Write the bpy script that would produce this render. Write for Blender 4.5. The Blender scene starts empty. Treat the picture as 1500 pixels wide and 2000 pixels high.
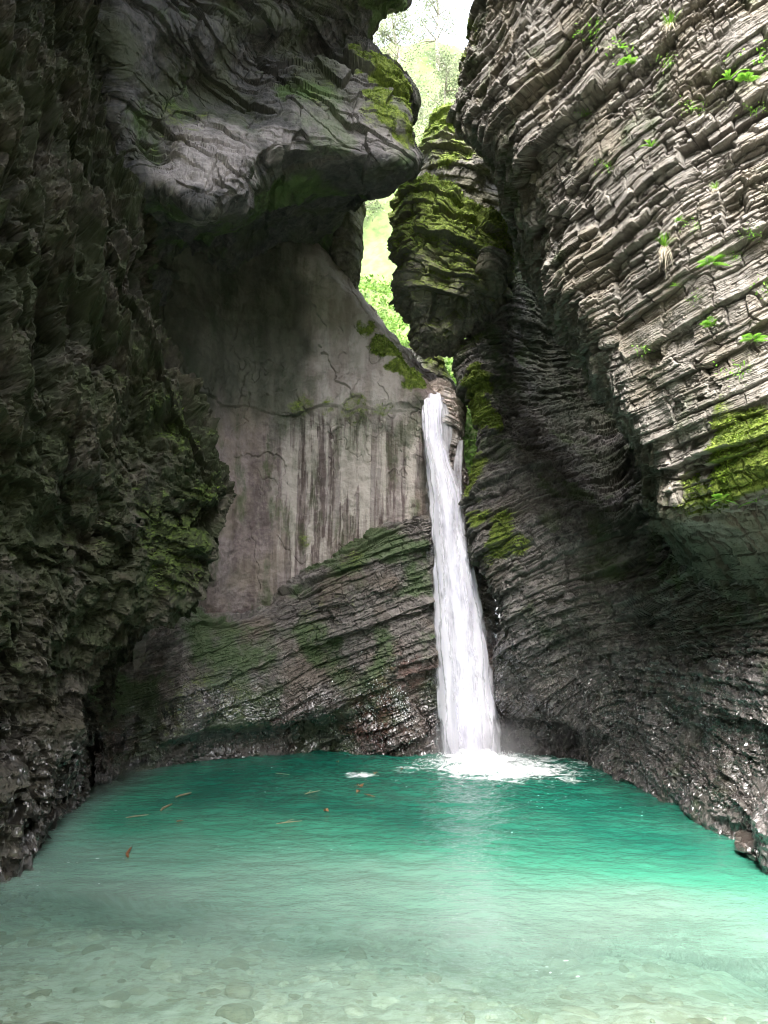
import bpy, math, random, os
import numpy as np
from mathutils import Vector
from concurrent.futures import ThreadPoolExecutor
Q = 1.0      # mesh density factor
S = bpy.context.scene
COL = S.collection
# ------------------------------------------------------------------ camera, world, sun, exposure
CAM_H, PITCH, F = 3.6, math.radians(9.0), 1511.0   # F in pixels of a 1500x2000 frame
cam = bpy.data.cameras.new('camera'); cam_o = bpy.data.objects.new('camera', cam); COL.objects.link(cam_o)
cam_o.location = (0, 0, CAM_H); cam_o.rotation_euler = (math.radians(90) + PITCH, 0, 0)
cam.sensor_fit = 'VERTICAL'; cam.sensor_height = 24.0; cam.lens = 24.0 * F / 2000.0
cam.clip_start = 0.05; cam.clip_end = 1000
S.camera = cam_o
SUN_EL, SUN_AZ = math.radians(56), math.radians(-158)   # azimuth measured from +Y towards +X: behind, to the left
w = bpy.data.worlds.new('World'); S.world = w; w.use_nodes = True
nt = w.node_tree; nt.nodes.clear()
sky = nt.nodes.new('ShaderNodeTexSky'); sky.sky_type = 'NISHITA'; sky.sun_disc = False
sky.sun_elevation = SUN_EL; sky.sun_rotation = SUN_AZ; sky.dust_density = 5.0; sky.air_density = 1.0
hs = nt.nodes.new('ShaderNodeHueSaturation'); hs.inputs['Saturation'].default_value = 0.45
bg = nt.nodes.new('ShaderNodeBackground'); bg.inputs['Strength'].default_value = 0.15
wo = nt.nodes.new('ShaderNodeOutputWorld')
nt.links.new(sky.outputs[0], hs.inputs['Color']); nt.links.new(hs.outputs[0], bg.inputs[0]); nt.links.new(bg.outputs[0], wo.inputs[0])
sl = bpy.data.lights.new('sun', 'SUN'); sl.energy = 0.9; sl.angle = math.radians(30); sl.color = (1.0, 0.975, 0.95)
so = bpy.data.objects.new('sun', sl); COL.objects.link(so)
sd = Vector((math.sin(SUN_AZ) * math.cos(SUN_EL), math.cos(SUN_AZ) * math.cos(SUN_EL), math.sin(SUN_EL)))
so.rotation_euler = sd.to_track_quat('Z', 'Y').to_euler(); so.location = (0, 0, 40)
S.view_settings.view_transform = 'Standard'; S.view_settings.look = 'None'
S.view_settings.exposure = 3.55; S.view_settings.gamma = 1.0
S.cycles.use_denoising = True; S.cycles.filter_width = 1.1
S.cycles.max_bounces = 8; S.cycles.diffuse_bounces = 4; S.cycles.transparent_max_bounces = 24
S.cycles.sample_clamp_indirect = 6.0

# ------------------------------------------------------------------ projection helpers
CP, SP = math.cos(PITCH), math.sin(PITCH)
def U(px, py, Y):
    """point seen at pixel (px, py) of the 1500x2000 frame, at world distance Y"""
    t = (py - 1000.0) / F
    dy, dz, dx = CP + t * SP, SP - t * CP, (px - 750.0) / F
    s = Y / dy
    return (dx * s, Y, CAM_H + dz * s)
def WL(px, py, z=0.0):
    t = (py - 1000.0) / F
    dy, dz, dx = CP + t * SP, SP - t * CP, (px - 750.0) / F
    s = (z - CAM_H) / dz
    return (dx * s, dy * s, z)
def PIX(P):
    P = np.asarray(P, dtype=np.float64)
    x, y, z = P[..., 0], P[..., 1], P[..., 2] - CAM_H
    f = y * CP + z * SP; u = -y * SP + z * CP
    return 750 + F * x / f, 1000 - F * u / f, f

# ------------------------------------------------------------------ noise (vectorised, threaded)
rs = np.random.RandomState(7)
PERM = rs.permutation(256).astype(np.int32); PERM = np.concatenate([PERM, PERM, PERM])
GR = rs.normal(size=(256, 3)).astype(np.float32); GR /= np.linalg.norm(GR, axis=1)[:, None]
RND = rs.rand(4096).astype(np.float32)
POOL = ThreadPoolExecutor(4)
def par(fn, P):
    n = len(P); ch = 60000
    if n <= ch: return fn(P)
    parts = [P[i:i + ch] for i in range(0, n, ch)]
    return np.concatenate(list(POOL.map(fn, parts)))
def _perlin(P):
    P = P.astype(np.float32); fl = np.floor(P); i = fl.astype(np.int32) & 255; f = P - fl
    u = f * f * f * (f * (f * 6 - 15) + 10)
    x0, y0, z0 = i[:, 0], i[:, 1], i[:, 2]; x1, y1, z1 = (x0 + 1) & 255, (y0 + 1) & 255, (z0 + 1) & 255
    A, B = PERM[x0], PERM[x1]
    def g(a, y, z, dx, dy, dz):
        G = GR[PERM[PERM[a + y] + z]]
        return G[:, 0] * (f[:, 0] - dx) + G[:, 1] * (f[:, 1] - dy) + G[:, 2] * (f[:, 2] - dz)
    def mix(a, b, t): return a + (b - a) * t
    e = mix(mix(g(A, y0, z0, 0, 0, 0), g(B, y0, z0, 1, 0, 0), u[:, 0]), mix(g(A, y1, z0, 0, 1, 0), g(B, y1, z0, 1, 1, 0), u[:, 0]), u[:, 1])
    h = mix(mix(g(A, y0, z1, 0, 0, 1), g(B, y0, z1, 1, 0, 1), u[:, 0]), mix(g(A, y1, z1, 0, 1, 1), g(B, y1, z1, 1, 1, 1), u[:, 0]), u[:, 1])
    return mix(e, h, u[:, 2]) * 1.6
def noise(P, s=1.0, o=0.0, oct=1):
    P = np.asarray(P, dtype=np.float32); sc = np.asarray(s, dtype=np.float32)
    def fn(p):
        r = 0; a = 1.0; q = p * sc + (o + 31.7)
        for k in range(oct):
            r = r + a * _perlin(q); q = q * 2.03 + 11.3; a *= 0.5
        return r
    return par(fn, P)
def hsh(*k):
    h = np.zeros(k[0].shape, dtype=np.int64)
    for i, a in enumerate(k): h = (h * 7919 + a.astype(np.int64) * (104729 + 1300 * i) + 17 * i) & 0x7fffffff; h ^= (h >> 7)
    return RND[(h * 2654435761 >> 8) & 4095]
def sstep(a, b, x):
    t = np.clip((x - a) / (b - a), 0, 1); return t * t * (3 - 2 * t)
def unit(v): v = np.asarray(v, float); return v / np.linalg.norm(v)

def strata(P, N, T, th, bl, seed=0, saw=0.45, off=0.55, crack=0.35, cw=0.1, warp=0.35, rag=0.22, miss=0.14, tl=.9):
    """layered broken rock: returns (displacement in units of amplitude, per-block random tone)"""
    N = N.astype(np.float32); T = T.astype(np.float32); B = np.cross(N, T).astype(np.float32)
    def fn(p):
        q = p.astype(np.float32)
        w1 = _perlin(q * (1.3 / th) + seed * 2.3); w2 = _perlin(q * (1.3 / th) + seed * 2.3 + 50); w3 = _perlin(q * (3.4 / th) + seed)
        h = q @ N / th + warp * _perlin(q * (0.12 / th) + seed * 3.1) + warp / th * 0.3 * _perlin(q * 0.22 + seed) + rag * .35 * w1 + rag * .25 * w3
        h = h + 0.38 * np.sin(h * 1.37 + seed) + 0.25 * np.sin(h * 0.53 + 2 * seed)
        k = np.floor(h); f = h - k
        rk = hsh(k, k * 0 + seed)
        jl = bl * (0.5 + 1.2 * rk)
        u = q @ T / jl + rk * 17 + rag * w2 + 0.3 * (hsh(k, k * 0 + seed + 3) - .3) * f + .3 * rag * w3
        ku = np.floor(u); fu = u - ku
        v = q @ B / (jl * 1.1) + rk * 9 + rag * w1
        kv = np.floor(v); fv = v - kv
        rb = hsh(k, ku, kv + seed)
        e = np.minimum(np.minimum(f, 1 - f), np.minimum(np.minimum(fu, 1 - fu), np.minimum(fv, 1 - fv) * 1.5) * (jl / th) * 0.8)
        c = 1 - sstep(0, cw, e)
        gap = (hsh(k, ku + 5, kv + seed) > 1 - miss) * 0.9          # a missing block here and there
        t1 = (hsh(k, ku + 9, kv) - 0.5) * (fu - 0.5); t2 = (hsh(k, ku + 13, kv) - 0.5) * (f - 0.5)
        d = off * (0.45 * (rk - .5) + 1.0 * (rb - .5) + tl * t1 + tl * t2) + saw * (0.5 - f) - crack * c - gap * off
        return np.stack([d, rb], 1)
    return par(fn, np.asarray(P))

# ------------------------------------------------------------------ grids
def catmull(C, n):
    """C: (m, ..., 3) control points -> n samples along axis 0"""
    m = C.shape[0]; t = np.linspace(0, m - 1, n); i = np.minimum(t.astype(int), m - 2); f = (t - i)
    E = np.concatenate([2 * C[:1] - C[1:2], C, 2 * C[-1:] - C[-2:-1]], 0)
    p0, p1, p2, p3 = E[i], E[i + 1], E[i + 2], E[i + 3]
    f = f.reshape((-1,) + (1,) * (C.ndim - 1)); k = 0.42
    m1 = (p2 - p0) * k; m2 = (p3 - p1) * k
    return (2 * f**3 - 3 * f**2 + 1) * p1 + (f**3 - 2 * f**2 + f) * m1 + (-2 * f**3 + 3 * f**2) * p2 + (f**3 - f**2) * m2
def catmull_par(C, t):
    m = C.shape[0]; i = np.minimum(t.astype(int), m - 2); f = (t - i)
    E = np.concatenate([2 * C[:1] - C[1:2], C, 2 * C[-1:] - C[-2:-1]], 0)
    p0, p1, p2, p3 = E[i], E[i + 1], E[i + 2], E[i + 3]
    f = f.reshape((-1,) + (1,) * (C.ndim - 1)); k = 0.42
    m1 = (p2 - p0) * k; m2 = (p3 - p1) * k
    return (2 * f**3 - 3 * f**2 + 1) * p1 + (f**3 - 2 * f**2 + f) * m1 + (-2 * f**3 + 3 * f**2) * p2 + (f**3 - f**2) * m2
def even(C, n):
    """parameter values that spread n samples evenly by the mean length of the segments (camera-space length)"""
    D = np.linalg.norm(np.diff(C, axis=0), axis=-1)
    mid = np.clip(C[:-1, ..., 1], 5, 60)
    px, py, f = PIX(C); vis = ((f > 2) & (px > -120) & (px < 1620) & (py > -120) & (py < 2100)).reshape(len(C), -1).astype(float)
    v = np.maximum(vis[1:], vis[:-1]); L = (D / mid).reshape(D.shape[0], -1)
    L = (L * (v + .06)).mean(1) ** 0.85
    cum = np.concatenate([[0], np.cumsum(L)]); cum /= cum[-1]
    return np.interp(np.linspace(0, 1, n), cum, np.arange(len(cum)))
def ctrl(rows):
    return np.array([[c[1:] if c[0] == 'w' else U(*c) for c in r] for r in rows], dtype=float)
def surface(C, nu, nv):
    nu, nv = max(8, int(nu * Q)), max(8, int(nv * Q))
    tv = even(C, nv); G = catmull_par(C, tv)                       # rows
    tu = even(np.swapaxes(C, 0, 1), nu); G = np.swapaxes(catmull_par(np.swapaxes(G, 0, 1), tu), 0, 1)
    return G                                                          # (nv, nu, 3)
def normals(G, wrap=False):
    du = np.gradient(G, axis=1); dv = np.gradient(G, axis=0)
    if wrap: du = (np.roll(G, -1, 1) - np.roll(G, 1, 1)) / 2
    n = np.cross(du, dv); l = np.linalg.norm(n, axis=-1, keepdims=True); return n / np.maximum(l, 1e-9)
def set_attr(me, name, arr):
    a = me.attributes.new(name, 'FLOAT', 'POINT'); a.data.foreach_set('value', np.ascontiguousarray(arr, dtype=np.float32).ravel())
def mesh_from(name, V, Fq, mat, attrs=None, parent=None, smooth=False):
    V = np.ascontiguousarray(V, dtype=np.float32); Fq = np.ascontiguousarray(Fq, dtype=np.int32); k = Fq.shape[1]
    me = bpy.data.meshes.new(name); me.vertices.add(len(V)); me.vertices.foreach_set('co', V.ravel())
    me.loops.add(Fq.size); me.loops.foreach_set('vertex_index', Fq.ravel())
    me.polygons.add(len(Fq)); me.polygons.foreach_set('loop_start', np.arange(0, Fq.size, k, dtype=np.int32))
    me.polygons.foreach_set('use_smooth', np.full(len(Fq), smooth)); me.update(calc_edges=True)
    for a, b in (attrs or {}).items(): set_attr(me, a, b)
    o = bpy.data.objects.new(name, me); COL.objects.link(o); me.materials.append(mat)
    if parent is not None: o.parent = parent
    return o
def grid_faces(nv, nu, wrap=False):
    j, i = np.meshgrid(np.arange(nv - 1), np.arange(nu if wrap else nu - 1), indexing='ij')
    i2 = (i + 1) % nu
    return np.stack([j * nu + i, j * nu + i2, (j + 1) * nu + i2, (j + 1) * nu + i], -1).reshape(-1, 4)
def tag(o, label=None, cat=None, group=None, kind=None):
    if label: o['label'] = label
    if cat: o['category'] = cat
    if group: o['group'] = group
    if kind: o['kind'] = kind
    return o
MOSSY = []           # (V, N, moss) of every rock, for the moss tufts
SURF = {}
def region(P, lst, n_amp=0.5, seed=0.0):
    """soft union of balls (px, py, Y, radius m, strength), edges broken by noise"""
    m = np.zeros(len(P)); nz = noise(P, 1.1, seed, 3)
    for (px, py, Y, r, s) in lst:
        d = np.linalg.norm(P - np.array(U(px, py, Y)), axis=1) / r
        m = np.maximum(m, s * sstep(1.15, 0.55, d + n_amp * nz))
    return m
def rock(name, C, nu, nv, disp, mat, side, moss=None, wet=None, G=None, wrap=False, algae=None, pale=None, rust=None, stain_shade=None, push=0.0):
    """displaced sheet: side = point the surface faces"""
    if G is None: G = surface(C, nu, nv)
    Nn = normals(G, wrap); nv_, nu_ = G.shape[:2]
    P = G.reshape(-1, 3); N = Nn.reshape(-1, 3)
    if side is not None:
        mid = P.mean(0); sgn = np.sign(((np.array(side) - P) * N).sum(1).mean()); N = N * (1 if sgn >= 0 else -1)
    d, tone = disp(P, N)
    Dn = N + push * np.array([0, -1.0, 0]); Dn = Dn / np.linalg.norm(Dn, axis=1)[:, None]
    V = P + Dn * d[:, None]
    mo = np.zeros(len(V)) if moss is None else moss(V, N)
    we = np.zeros(len(V)) if wet is None else wet(V, N)
    al = np.zeros(len(V)) if algae is None else algae(V, N)
    f = grid_faces(nv_, nu_, wrap)
    flip = side is not None and sgn < 0
    if flip: f = f[:, ::-1]
    at = {'moss': mo, 'wet': we, 'tone': tone, 'algae': al}
    if pale is not None: at['pale'] = pale(V, N)
    if stain_shade is not None: at['stain_shade'] = stain_shade(V, N)
    if rust is not None: at['rust'] = rust(V, N)
    o = mesh_from(name, V, f, mat, at, smooth=False)
    NN = normals(V.reshape(nv_, nu_, 3), wrap).reshape(-1, 3) * (-1 if flip else 1)
    MOSSY.append((V, NN, mo)); SURF[name] = (V, NN)
    return o
def bed_frame_view(a, b, tilt=0.12):
    """bedding plane that holds the line a->b and the line of sight, dipped slightly so that ledge undersides show"""
    L = unit(np.array(b) - np.array(a)); m = unit((np.array(a) + np.array(b)) / 2 - np.array([0, 0, CAM_H]))
    N = unit(np.cross(L, m)); N = N if N[2] > 0 else -N; N = unit(N + tilt * m); return N, unit(L - N * (L @ N))
def bed_frame(a, b, away):
    """bedding normal and strike from a line seen on the face (a->b) and the direction the face looks in"""
    L = unit(np.array(b) - np.array(a)); n = unit(away); N = unit(np.cross(L, n)); N = N if N[2] > 0 else -N
    return N, L

# ------------------------------------------------------------------ materials
def new_mat(name):
    m = bpy.data.materials.new(name); m.use_nodes = True; t = m.node_tree; t.nodes.clear(); return m, t
class NB:
    def __init__(s, t): s.t = t
    def n(s, typ, **kw):
        o = s.t.nodes.new(typ)
        for k, v in kw.items():
            if k in o.inputs.keys(): s.set(o.inputs[k], v)
            else: setattr(o, k, v)
        return o
    def set(s, i, v):
        if isinstance(v, bpy.types.NodeSocket): s.t.links.new(v, i)
        else: i.default_value = v
    def attr(s, name): return s.n('ShaderNodeAttribute', attribute_name=name).outputs['Fac']
    def math(s, op, a, b=0.5, clamp=False):
        o = s.t.nodes.new('ShaderNodeMath'); o.operation = op; o.use_clamp = clamp; s.set(o.inputs[0], a)
        if b is not None: s.set(o.inputs[1], b)
        return o.outputs[0]
    def mix(s, f, a, b, blend='MIX'):
        o = s.t.nodes.new('ShaderNodeMix'); o.data_type = 'RGBA'; o.blend_type = blend
        s.set(o.inputs[0], f); s.set(o.inputs[6], a); s.set(o.inputs[7], b); return o.outputs[2]
    def noise(s, scale, detail=4, vec=None, rough=0.55, dist=0.0):
        o = s.n('ShaderNodeTexNoise'); o.inputs['Scale'].default_value = scale; o.inputs['Detail'].default_value = detail
        o.inputs['Roughness'].default_value = rough; o.inputs['Distortion'].default_value = dist
        if vec is not None: s.t.links.new(vec, o.inputs['Vector'])
        return o.outputs['Fac']
    def ramp(s, f, lo, hi):
        o = s.t.nodes.new('ShaderNodeMapRange'); o.interpolation_type = 'SMOOTHSTEP'; s.set(o.inputs[0], f)
        o.inputs[1].default_value = lo; o.inputs[2].default_value = hi; return o.outputs[0]
    def coord(s, scale=(1, 1, 1)):
        g = s.n('ShaderNodeNewGeometry'); m = s.n('ShaderNodeMapping'); m.inputs['Scale'].default_value = scale
        s.t.links.new(g.outputs['Position'], m.inputs['Vector']); return m.outputs[0]
def rgb(r, g, b): return (r, g, b, 1.0)

def rock_mat(name, dark, light, warm, moss_c=((.055, .08, .014), (.18, .23, .04)), algae_c=(.055, .085, .03), streaks=0.0, bump=0.8, rough=0.85):
    m, t = new_mat(name); b = NB(t)
    P = b.coord()
    n1 = b.noise(0.7, 5, P); n2 = b.noise(6.0, 6, P, 0.65); n3 = b.noise(34.0, 4, P, 0.6)
    c = b.mix(b.ramp(n2, 0.3, 0.72), rgb(*dark), rgb(*light))
    c = b.mix(b.math('MULTIPLY', b.ramp(n1, 0.45, 0.62), 0.7), c, rgb(*warm))
    tone = b.attr('tone')
    tv = b.math('ADD', b.math('MULTIPLY', tone, 0.75), 0.62)
    tv = b.math('MULTIPLY', tv, b.math('ADD', b.math('MULTIPLY', n3, 0.5), 0.75))
    cc = b.n('ShaderNodeCombineColor'); [t.links.new(tv, cc.inputs[k]) for k in range(3)]
    c = b.mix(1.0, c, cc.outputs[0], 'MULTIPLY')
    if streaks > 0:
        st = b.attr('algae'); pale = b.attr('pale')
        c = b.mix(b.math('MULTIPLY', pale, .75), c, rgb(.46, .42, .39))
        s1 = b.noise(1.6, 4, b.coord((1.1, 0.7, 0.10)), 0.62, 0.25); s2 = b.noise(2.1, 5, b.coord((2.2, 1.0, 0.09)), 0.66, 0.35)
        wide = b.math('MULTIPLY', b.ramp(s1, 0.45, 0.58), .55)
        c = b.mix(wide, c, b.mix(1.0, c, rgb(.52, .47, .45), 'MULTIPLY'))
        c = b.mix(b.math('MULTIPLY', b.ramp(s2, 0.46, 0.58), b.math('MULTIPLY', st, .9)), c, b.mix(1.0, c, rgb(.36, .31, .31), 'MULTIPLY'))
        s3 = b.noise(1.9, 4, b.coord((1.9, 1.0, 0.08)), .6, .3)
        c = b.mix(b.math('MULTIPLY', b.ramp(s3, 0.50, 0.60), b.math('MULTIPLY', st, 0.7)), c, rgb(.52, .47, .42))
        al = b.ramp(b.noise(1.1, 5, b.coord((1.3, 1, 0.5)), .65), 0.50, 0.66)
        c = b.mix(b.math('MULTIPLY', al, b.math('SUBTRACT', .7, b.math('MULTIPLY', pale, .4))), c, rgb(*algae_c))
    else:
        al = b.ramp(b.math('ADD', b.noise(0.9, 6, P, 0.65), b.math('MULTIPLY', b.attr('algae'), 0.3)), 0.56, 0.75)
        c = b.mix(b.math('MULTIPLY', al, 0.75), c, rgb(*algae_c))
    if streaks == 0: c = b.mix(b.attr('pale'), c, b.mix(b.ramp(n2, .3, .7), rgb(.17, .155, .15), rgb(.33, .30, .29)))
    c = b.mix(b.math('MULTIPLY', b.attr('stain_shade'), .85), c, b.mix(b.ramp(b.noise(1.4, 5, b.coord((1.4, 1, .35))), .4, .62), rgb(.042, .05, .034), rgb(.095, .10, .075)))  # dark stain colour, also used for shade painted into recesses
    c = b.mix(b.math('MULTIPLY', b.attr('rust'), b.ramp(b.noise(2.2, 5, P, .7), .38, .6)), c, rgb(.115, .045, .03))
    # wet rock is darker and glossy
    wet = b.math('MULTIPLY', b.attr('wet'), b.math('ADD', 0.45, b.ramp(b.noise(1.6, 4, P), .35, .6)), True)
    c = b.mix(wet, c, b.mix(1.0, c, rgb(.50, .46, .45), 'MULTIPLY'))
    # moss where the attribute allows it, thicker on faces that look up
    g = b.n('ShaderNodeNewGeometry'); sx = b.n('ShaderNodeSeparateXYZ'); t.links.new(g.outputs['Normal'], sx.inputs[0])
    mo = b.math('ADD', b.math('MULTIPLY', b.attr('moss'), 1.25), b.math('MULTIPLY', sx.outputs['Z'], 0.30))
    mo = b.math('ADD', mo, b.math('MULTIPLY', b.math('SUBTRACT', b.noise(3.0, 6, P, 0.7), 0.5), 1.5))
    mf = b.math('MULTIPLY', b.ramp(mo, 0.45, 0.98), b.ramp(b.attr('moss'), 0.02, 0.25))
    mc = b.mix(b.ramp(b.noise(9.0, 5, P, .7), 0.35, 0.7), rgb(*moss_c[0]), rgb(*moss_c[1]))
    c = b.mix(mf, c, mc)
    p = b.n('ShaderNodeBsdfPrincipled'); t.links.new(c, p.inputs['Base Color'])
    ro = b.math('SUBTRACT', rough, b.math('MULTIPLY', wet, rough - 0.17)); ro = b.math('MAXIMUM', ro, b.math('MULTIPLY', mf, 0.9))
    t.links.new(ro, p.inputs['Roughness'])
    t.links.new(b.math('ADD', 0.25, b.math('MULTIPLY', wet, 0.75)), p.inputs['Specular IOR Level'])
    t.links.new(b.math('MULTIPLY', wet, .8), p.inputs['Coat Weight']); p.inputs['Coat Roughness'].default_value = .16; p.inputs['Coat IOR'].default_value = 1.6
    bp = b.n('ShaderNodeBump'); bp.inputs['Strength'].default_value = bump; bp.inputs['Distance'].default_value = 0.04
    hh = b.math('ADD', b.noise(14.0, 8, P, 0.68), b.math('MULTIPLY', b.noise(55.0, 4, P, 0.6), 0.35))
    t.links.new(hh, bp.inputs['Height']); t.links.new(bp.outputs[0], p.inputs['Normal'])
    o = b.n('ShaderNodeOutputMaterial'); t.links.new(p.outputs[0], o.inputs[0]); return m
M_RIGHT = rock_mat('layered_grey_limestone', (.118, .107, .092), (.25, .235, .212), (.165, .145, .11))
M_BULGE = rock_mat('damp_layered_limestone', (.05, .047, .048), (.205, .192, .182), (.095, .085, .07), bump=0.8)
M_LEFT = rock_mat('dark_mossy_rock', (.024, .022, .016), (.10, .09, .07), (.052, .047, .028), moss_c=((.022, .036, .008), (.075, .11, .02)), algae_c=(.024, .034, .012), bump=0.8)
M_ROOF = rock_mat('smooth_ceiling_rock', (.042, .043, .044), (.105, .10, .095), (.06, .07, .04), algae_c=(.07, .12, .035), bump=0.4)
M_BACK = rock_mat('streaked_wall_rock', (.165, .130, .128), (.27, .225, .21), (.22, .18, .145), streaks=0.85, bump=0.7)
M_BED = rock_mat('wet_bedded_rock', (.072, .064, .06), (.205, .185, .17), (.125, .10, .08), algae_c=(.055, .095, .032), bump=0.55)
M_BOULDER = rock_mat('mossy_boulder_rock', (.085, .08, .07), (.20, .19, .165), (.14, .135, .09), bump=0.8)

def simple(name, c1, c2, scale=3.0, rough=0.8, transl=0.0, spec=0.3):
    m, t = new_mat(name); b = NB(t); P = b.coord()
    c = b.mix(b.ramp(b.noise(scale, 4, P), 0.35, 0.65), rgb(*c1), rgb(*c2))
    p = b.n('ShaderNodeBsdfPrincipled'); t.links.new(c, p.inputs['Base Color']); p.inputs['Roughness'].default_value = rough
    p.inputs['Specular IOR Level'].default_value = spec
    o = b.n('ShaderNodeOutputMaterial')
    if transl > 0:
        tr = b.n('ShaderNodeBsdfTranslucent'); t.links.new(c, tr.inputs[0]); mx = b.n('ShaderNodeMixShader'); mx.inputs[0].default_value = transl
        t.links.new(p.outputs[0], mx.inputs[1]); t.links.new(tr.outputs[0], mx.inputs[2]); t.links.new(mx.outputs[0], o.inputs[0])
    else: t.links.new(p.outputs[0], o.inputs[0])
    return m

# ------------------------------------------------------------------ LEFT NEAR WALL
def near_cols(row, x0=-0.3):
    """adds the columns beside and behind the camera to a row whose first entry is its nearest point"""
    x, y, z = row[0][1:] if row[0][0] == 'w' else U(*row[0])
    return [('w', x + x0, -9.0, z + 0.2), ('w', x + x0 * 0.8, 0.0, z + 0.1), ('w', x + x0 * .4, y * 0.55, z)] + row
def W_(px, py, z=0.0): return ('w',) + WL(px, py, z)
A = [
 [('w', -6.8, 11.0, -6.0), ('w', -7.3, 14, -6.0), ('w', -7.8, 17, -6.0), ('w', -8.6, 20, -6.0), ('w', -8.6, 22, -6.0), ('w', -8, 25, -6.0)],
 [W_(-20, 1755), W_(75, 1665), W_(142, 1600), W_(180, 1530), W_(225, 1512), W_(300, 1500)],
 [(-20, 1400, 11.5), (75, 1385, 13.6), (160, 1370, 15.6), (178, 1345, 18.5), (195, 1335, 20.5), (270, 1330, 23.0)],
 [(-20, 1200, 11.3), (100, 1190, 13.4), (240, 1180, 15.2), (372, 1165, 17.0), (345, 1160, 19.5), (300, 1180, 23.5)],
 [(-20, 1060, 11.1), (110, 1060, 13.3), (265, 1070, 15.2), (412, 1060, 16.8), (390, 1050, 19.0), (320, 1060, 23.5)],
 [(-20, 960, 11.0), (110, 950, 13.2), (275, 950, 15.2), (445, 960, 16.5), (425, 950, 18.8), (330, 950, 23.5)],
 [(-20, 840, 10.9), (105, 830, 13.0), (250, 830, 15.0), (405, 850, 16.6), (385, 850, 18.8), (300, 850, 23.5)],
 [(-20, 720, 10.8), (95, 720, 12.8), (225, 715, 14.8), (358, 725, 16.4), (340, 720, 18.6), (250, 720, 23.4)],
 [(-20, 580, 10.7), (80, 580, 12.6), (190, 575, 14.6), (285, 585, 16.6), (270, 580, 18.6), (200, 580, 23.4)],
 [(-20, 440, 10.5), (75, 440, 12.4), (170, 435, 14.4), (284, 440, 16.4), (262, 430, 18.6), (190, 430, 23.4)],
 [(-20, 220, 10.2), (55, 220, 12.0), (125, 215, 14.2), (203, 210, 16.2), (190, 200, 18.6), (160, 200, 23.0)],
 [(-40, -60, 9.8), (50, -60, 11.8), (135, -60, 14.0), (225, -60, 16.0), (235, -60, 18.6), (180, -60, 23.0)],
 [(60, -420, 9.5), (160, -420, 11.4), (250, -420, 13.6), (330, -420, 15.8), (340, -420, 18.6), (280, -420, 23.0)],
 [('w', -3.2, 9.4, 19.5), ('w', -3.4, 11.4, 20), ('w', -3.6, 13.6, 20), ('w', -3.6, 15.8, 20), ('w', -4, 18.6, 20), ('w', -6, 23, 20)],
]
A = [near_cols(r) for r in A]
NA, TA = bed_frame_view(U(-10, 1060, 11.2), U(300, 1165, 15.5), .1)
def disp_A(P, N):
    up = sstep(6.5, 8.5, P[:, 2])
    big = noise(P, 0.28, 3, 3) * 0.5 - .25 + noise(P, (0.8, 0.8, 0.42), 5, 3) * 0.42 + up * (.5 - 1.4 * np.abs(noise(P, (.7, .7, .16), 47, 3)))
    low = sstep(7.5, 2.5, P[:, 2])
    s0 = strata(P, NA, TA, 0.9, 1.2, 2, crack=.15, warp=1.2, rag=.5, off=.8, saw=.3); s1 = strata(P, NA, TA, 0.36, 0.6, 3, crack=.2, warp=1.0, rag=.5, off=.8, saw=.3)
    s2 = strata(P, NA, TA, 0.14, 0.28, 4, crack=.3, warp=.9, rag=.4); s3 = strata(P, NA, TA, 0.06, 0.13, 5, warp=.8)
    rd = 1 - np.abs(noise(P, (1.1, 1.1, 0.7), 41, 4)) * 2
    NX, TX = unit((.35, .75, .5)), unit((.2, -.6, .76)); TX = unit(TX - NX * (NX @ TX))
    fa = strata(P, NX, TX, .8, 1.3, 6, crack=.2, warp=.8, rag=.4, off=1.0, saw=.3); fb = strata(P, NX, TX, .28, .5, 7, crack=.25, warp=.8, rag=.4, off=.9, saw=.3)
    d = big + s0[:, 0] * .30 * (1 - up) + s1[:, 0] * .18 * (1 - .8 * up) + (fa[:, 0] * .26 + fb[:, 0] * .10) * up + s2[:, 0] * (0.035 + 0.07 * low) + s3[:, 0] * 0.025 + noise(P, 2.0, 9, 6) * (0.22 - 0.12 * low) + rd * (0.30 - .2 * low)
    return d, s2[:, 1] * .5 + .25
mA = lambda V, N: np.maximum(region(V, [(300, 640, 16.4, 1.4, .45), (380, 830, 16.4, 1.1, .55), (430, 940, 16.3, .7, .6), (350, 1050, 16, 1.4, .5), (150, 900, 14, 2.0, .3), (270, 700, 15.5, 1.5, .35)], .6), 0.22 * (noise(V, .5, 2, 3) > 0.0))
wetz = lambda hi, lo, a=1.0: (lambda V, N: a * sstep(hi, lo, V[:, 2] + 0.7 * noise(V, .5, 8, 2)))
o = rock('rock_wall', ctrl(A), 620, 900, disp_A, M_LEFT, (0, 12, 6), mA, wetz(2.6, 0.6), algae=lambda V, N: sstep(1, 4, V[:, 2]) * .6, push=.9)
tag(o, 'dark mossy near wall of the gorge down the left side, ending in a knobbly ridge', kind='structure')

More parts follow.
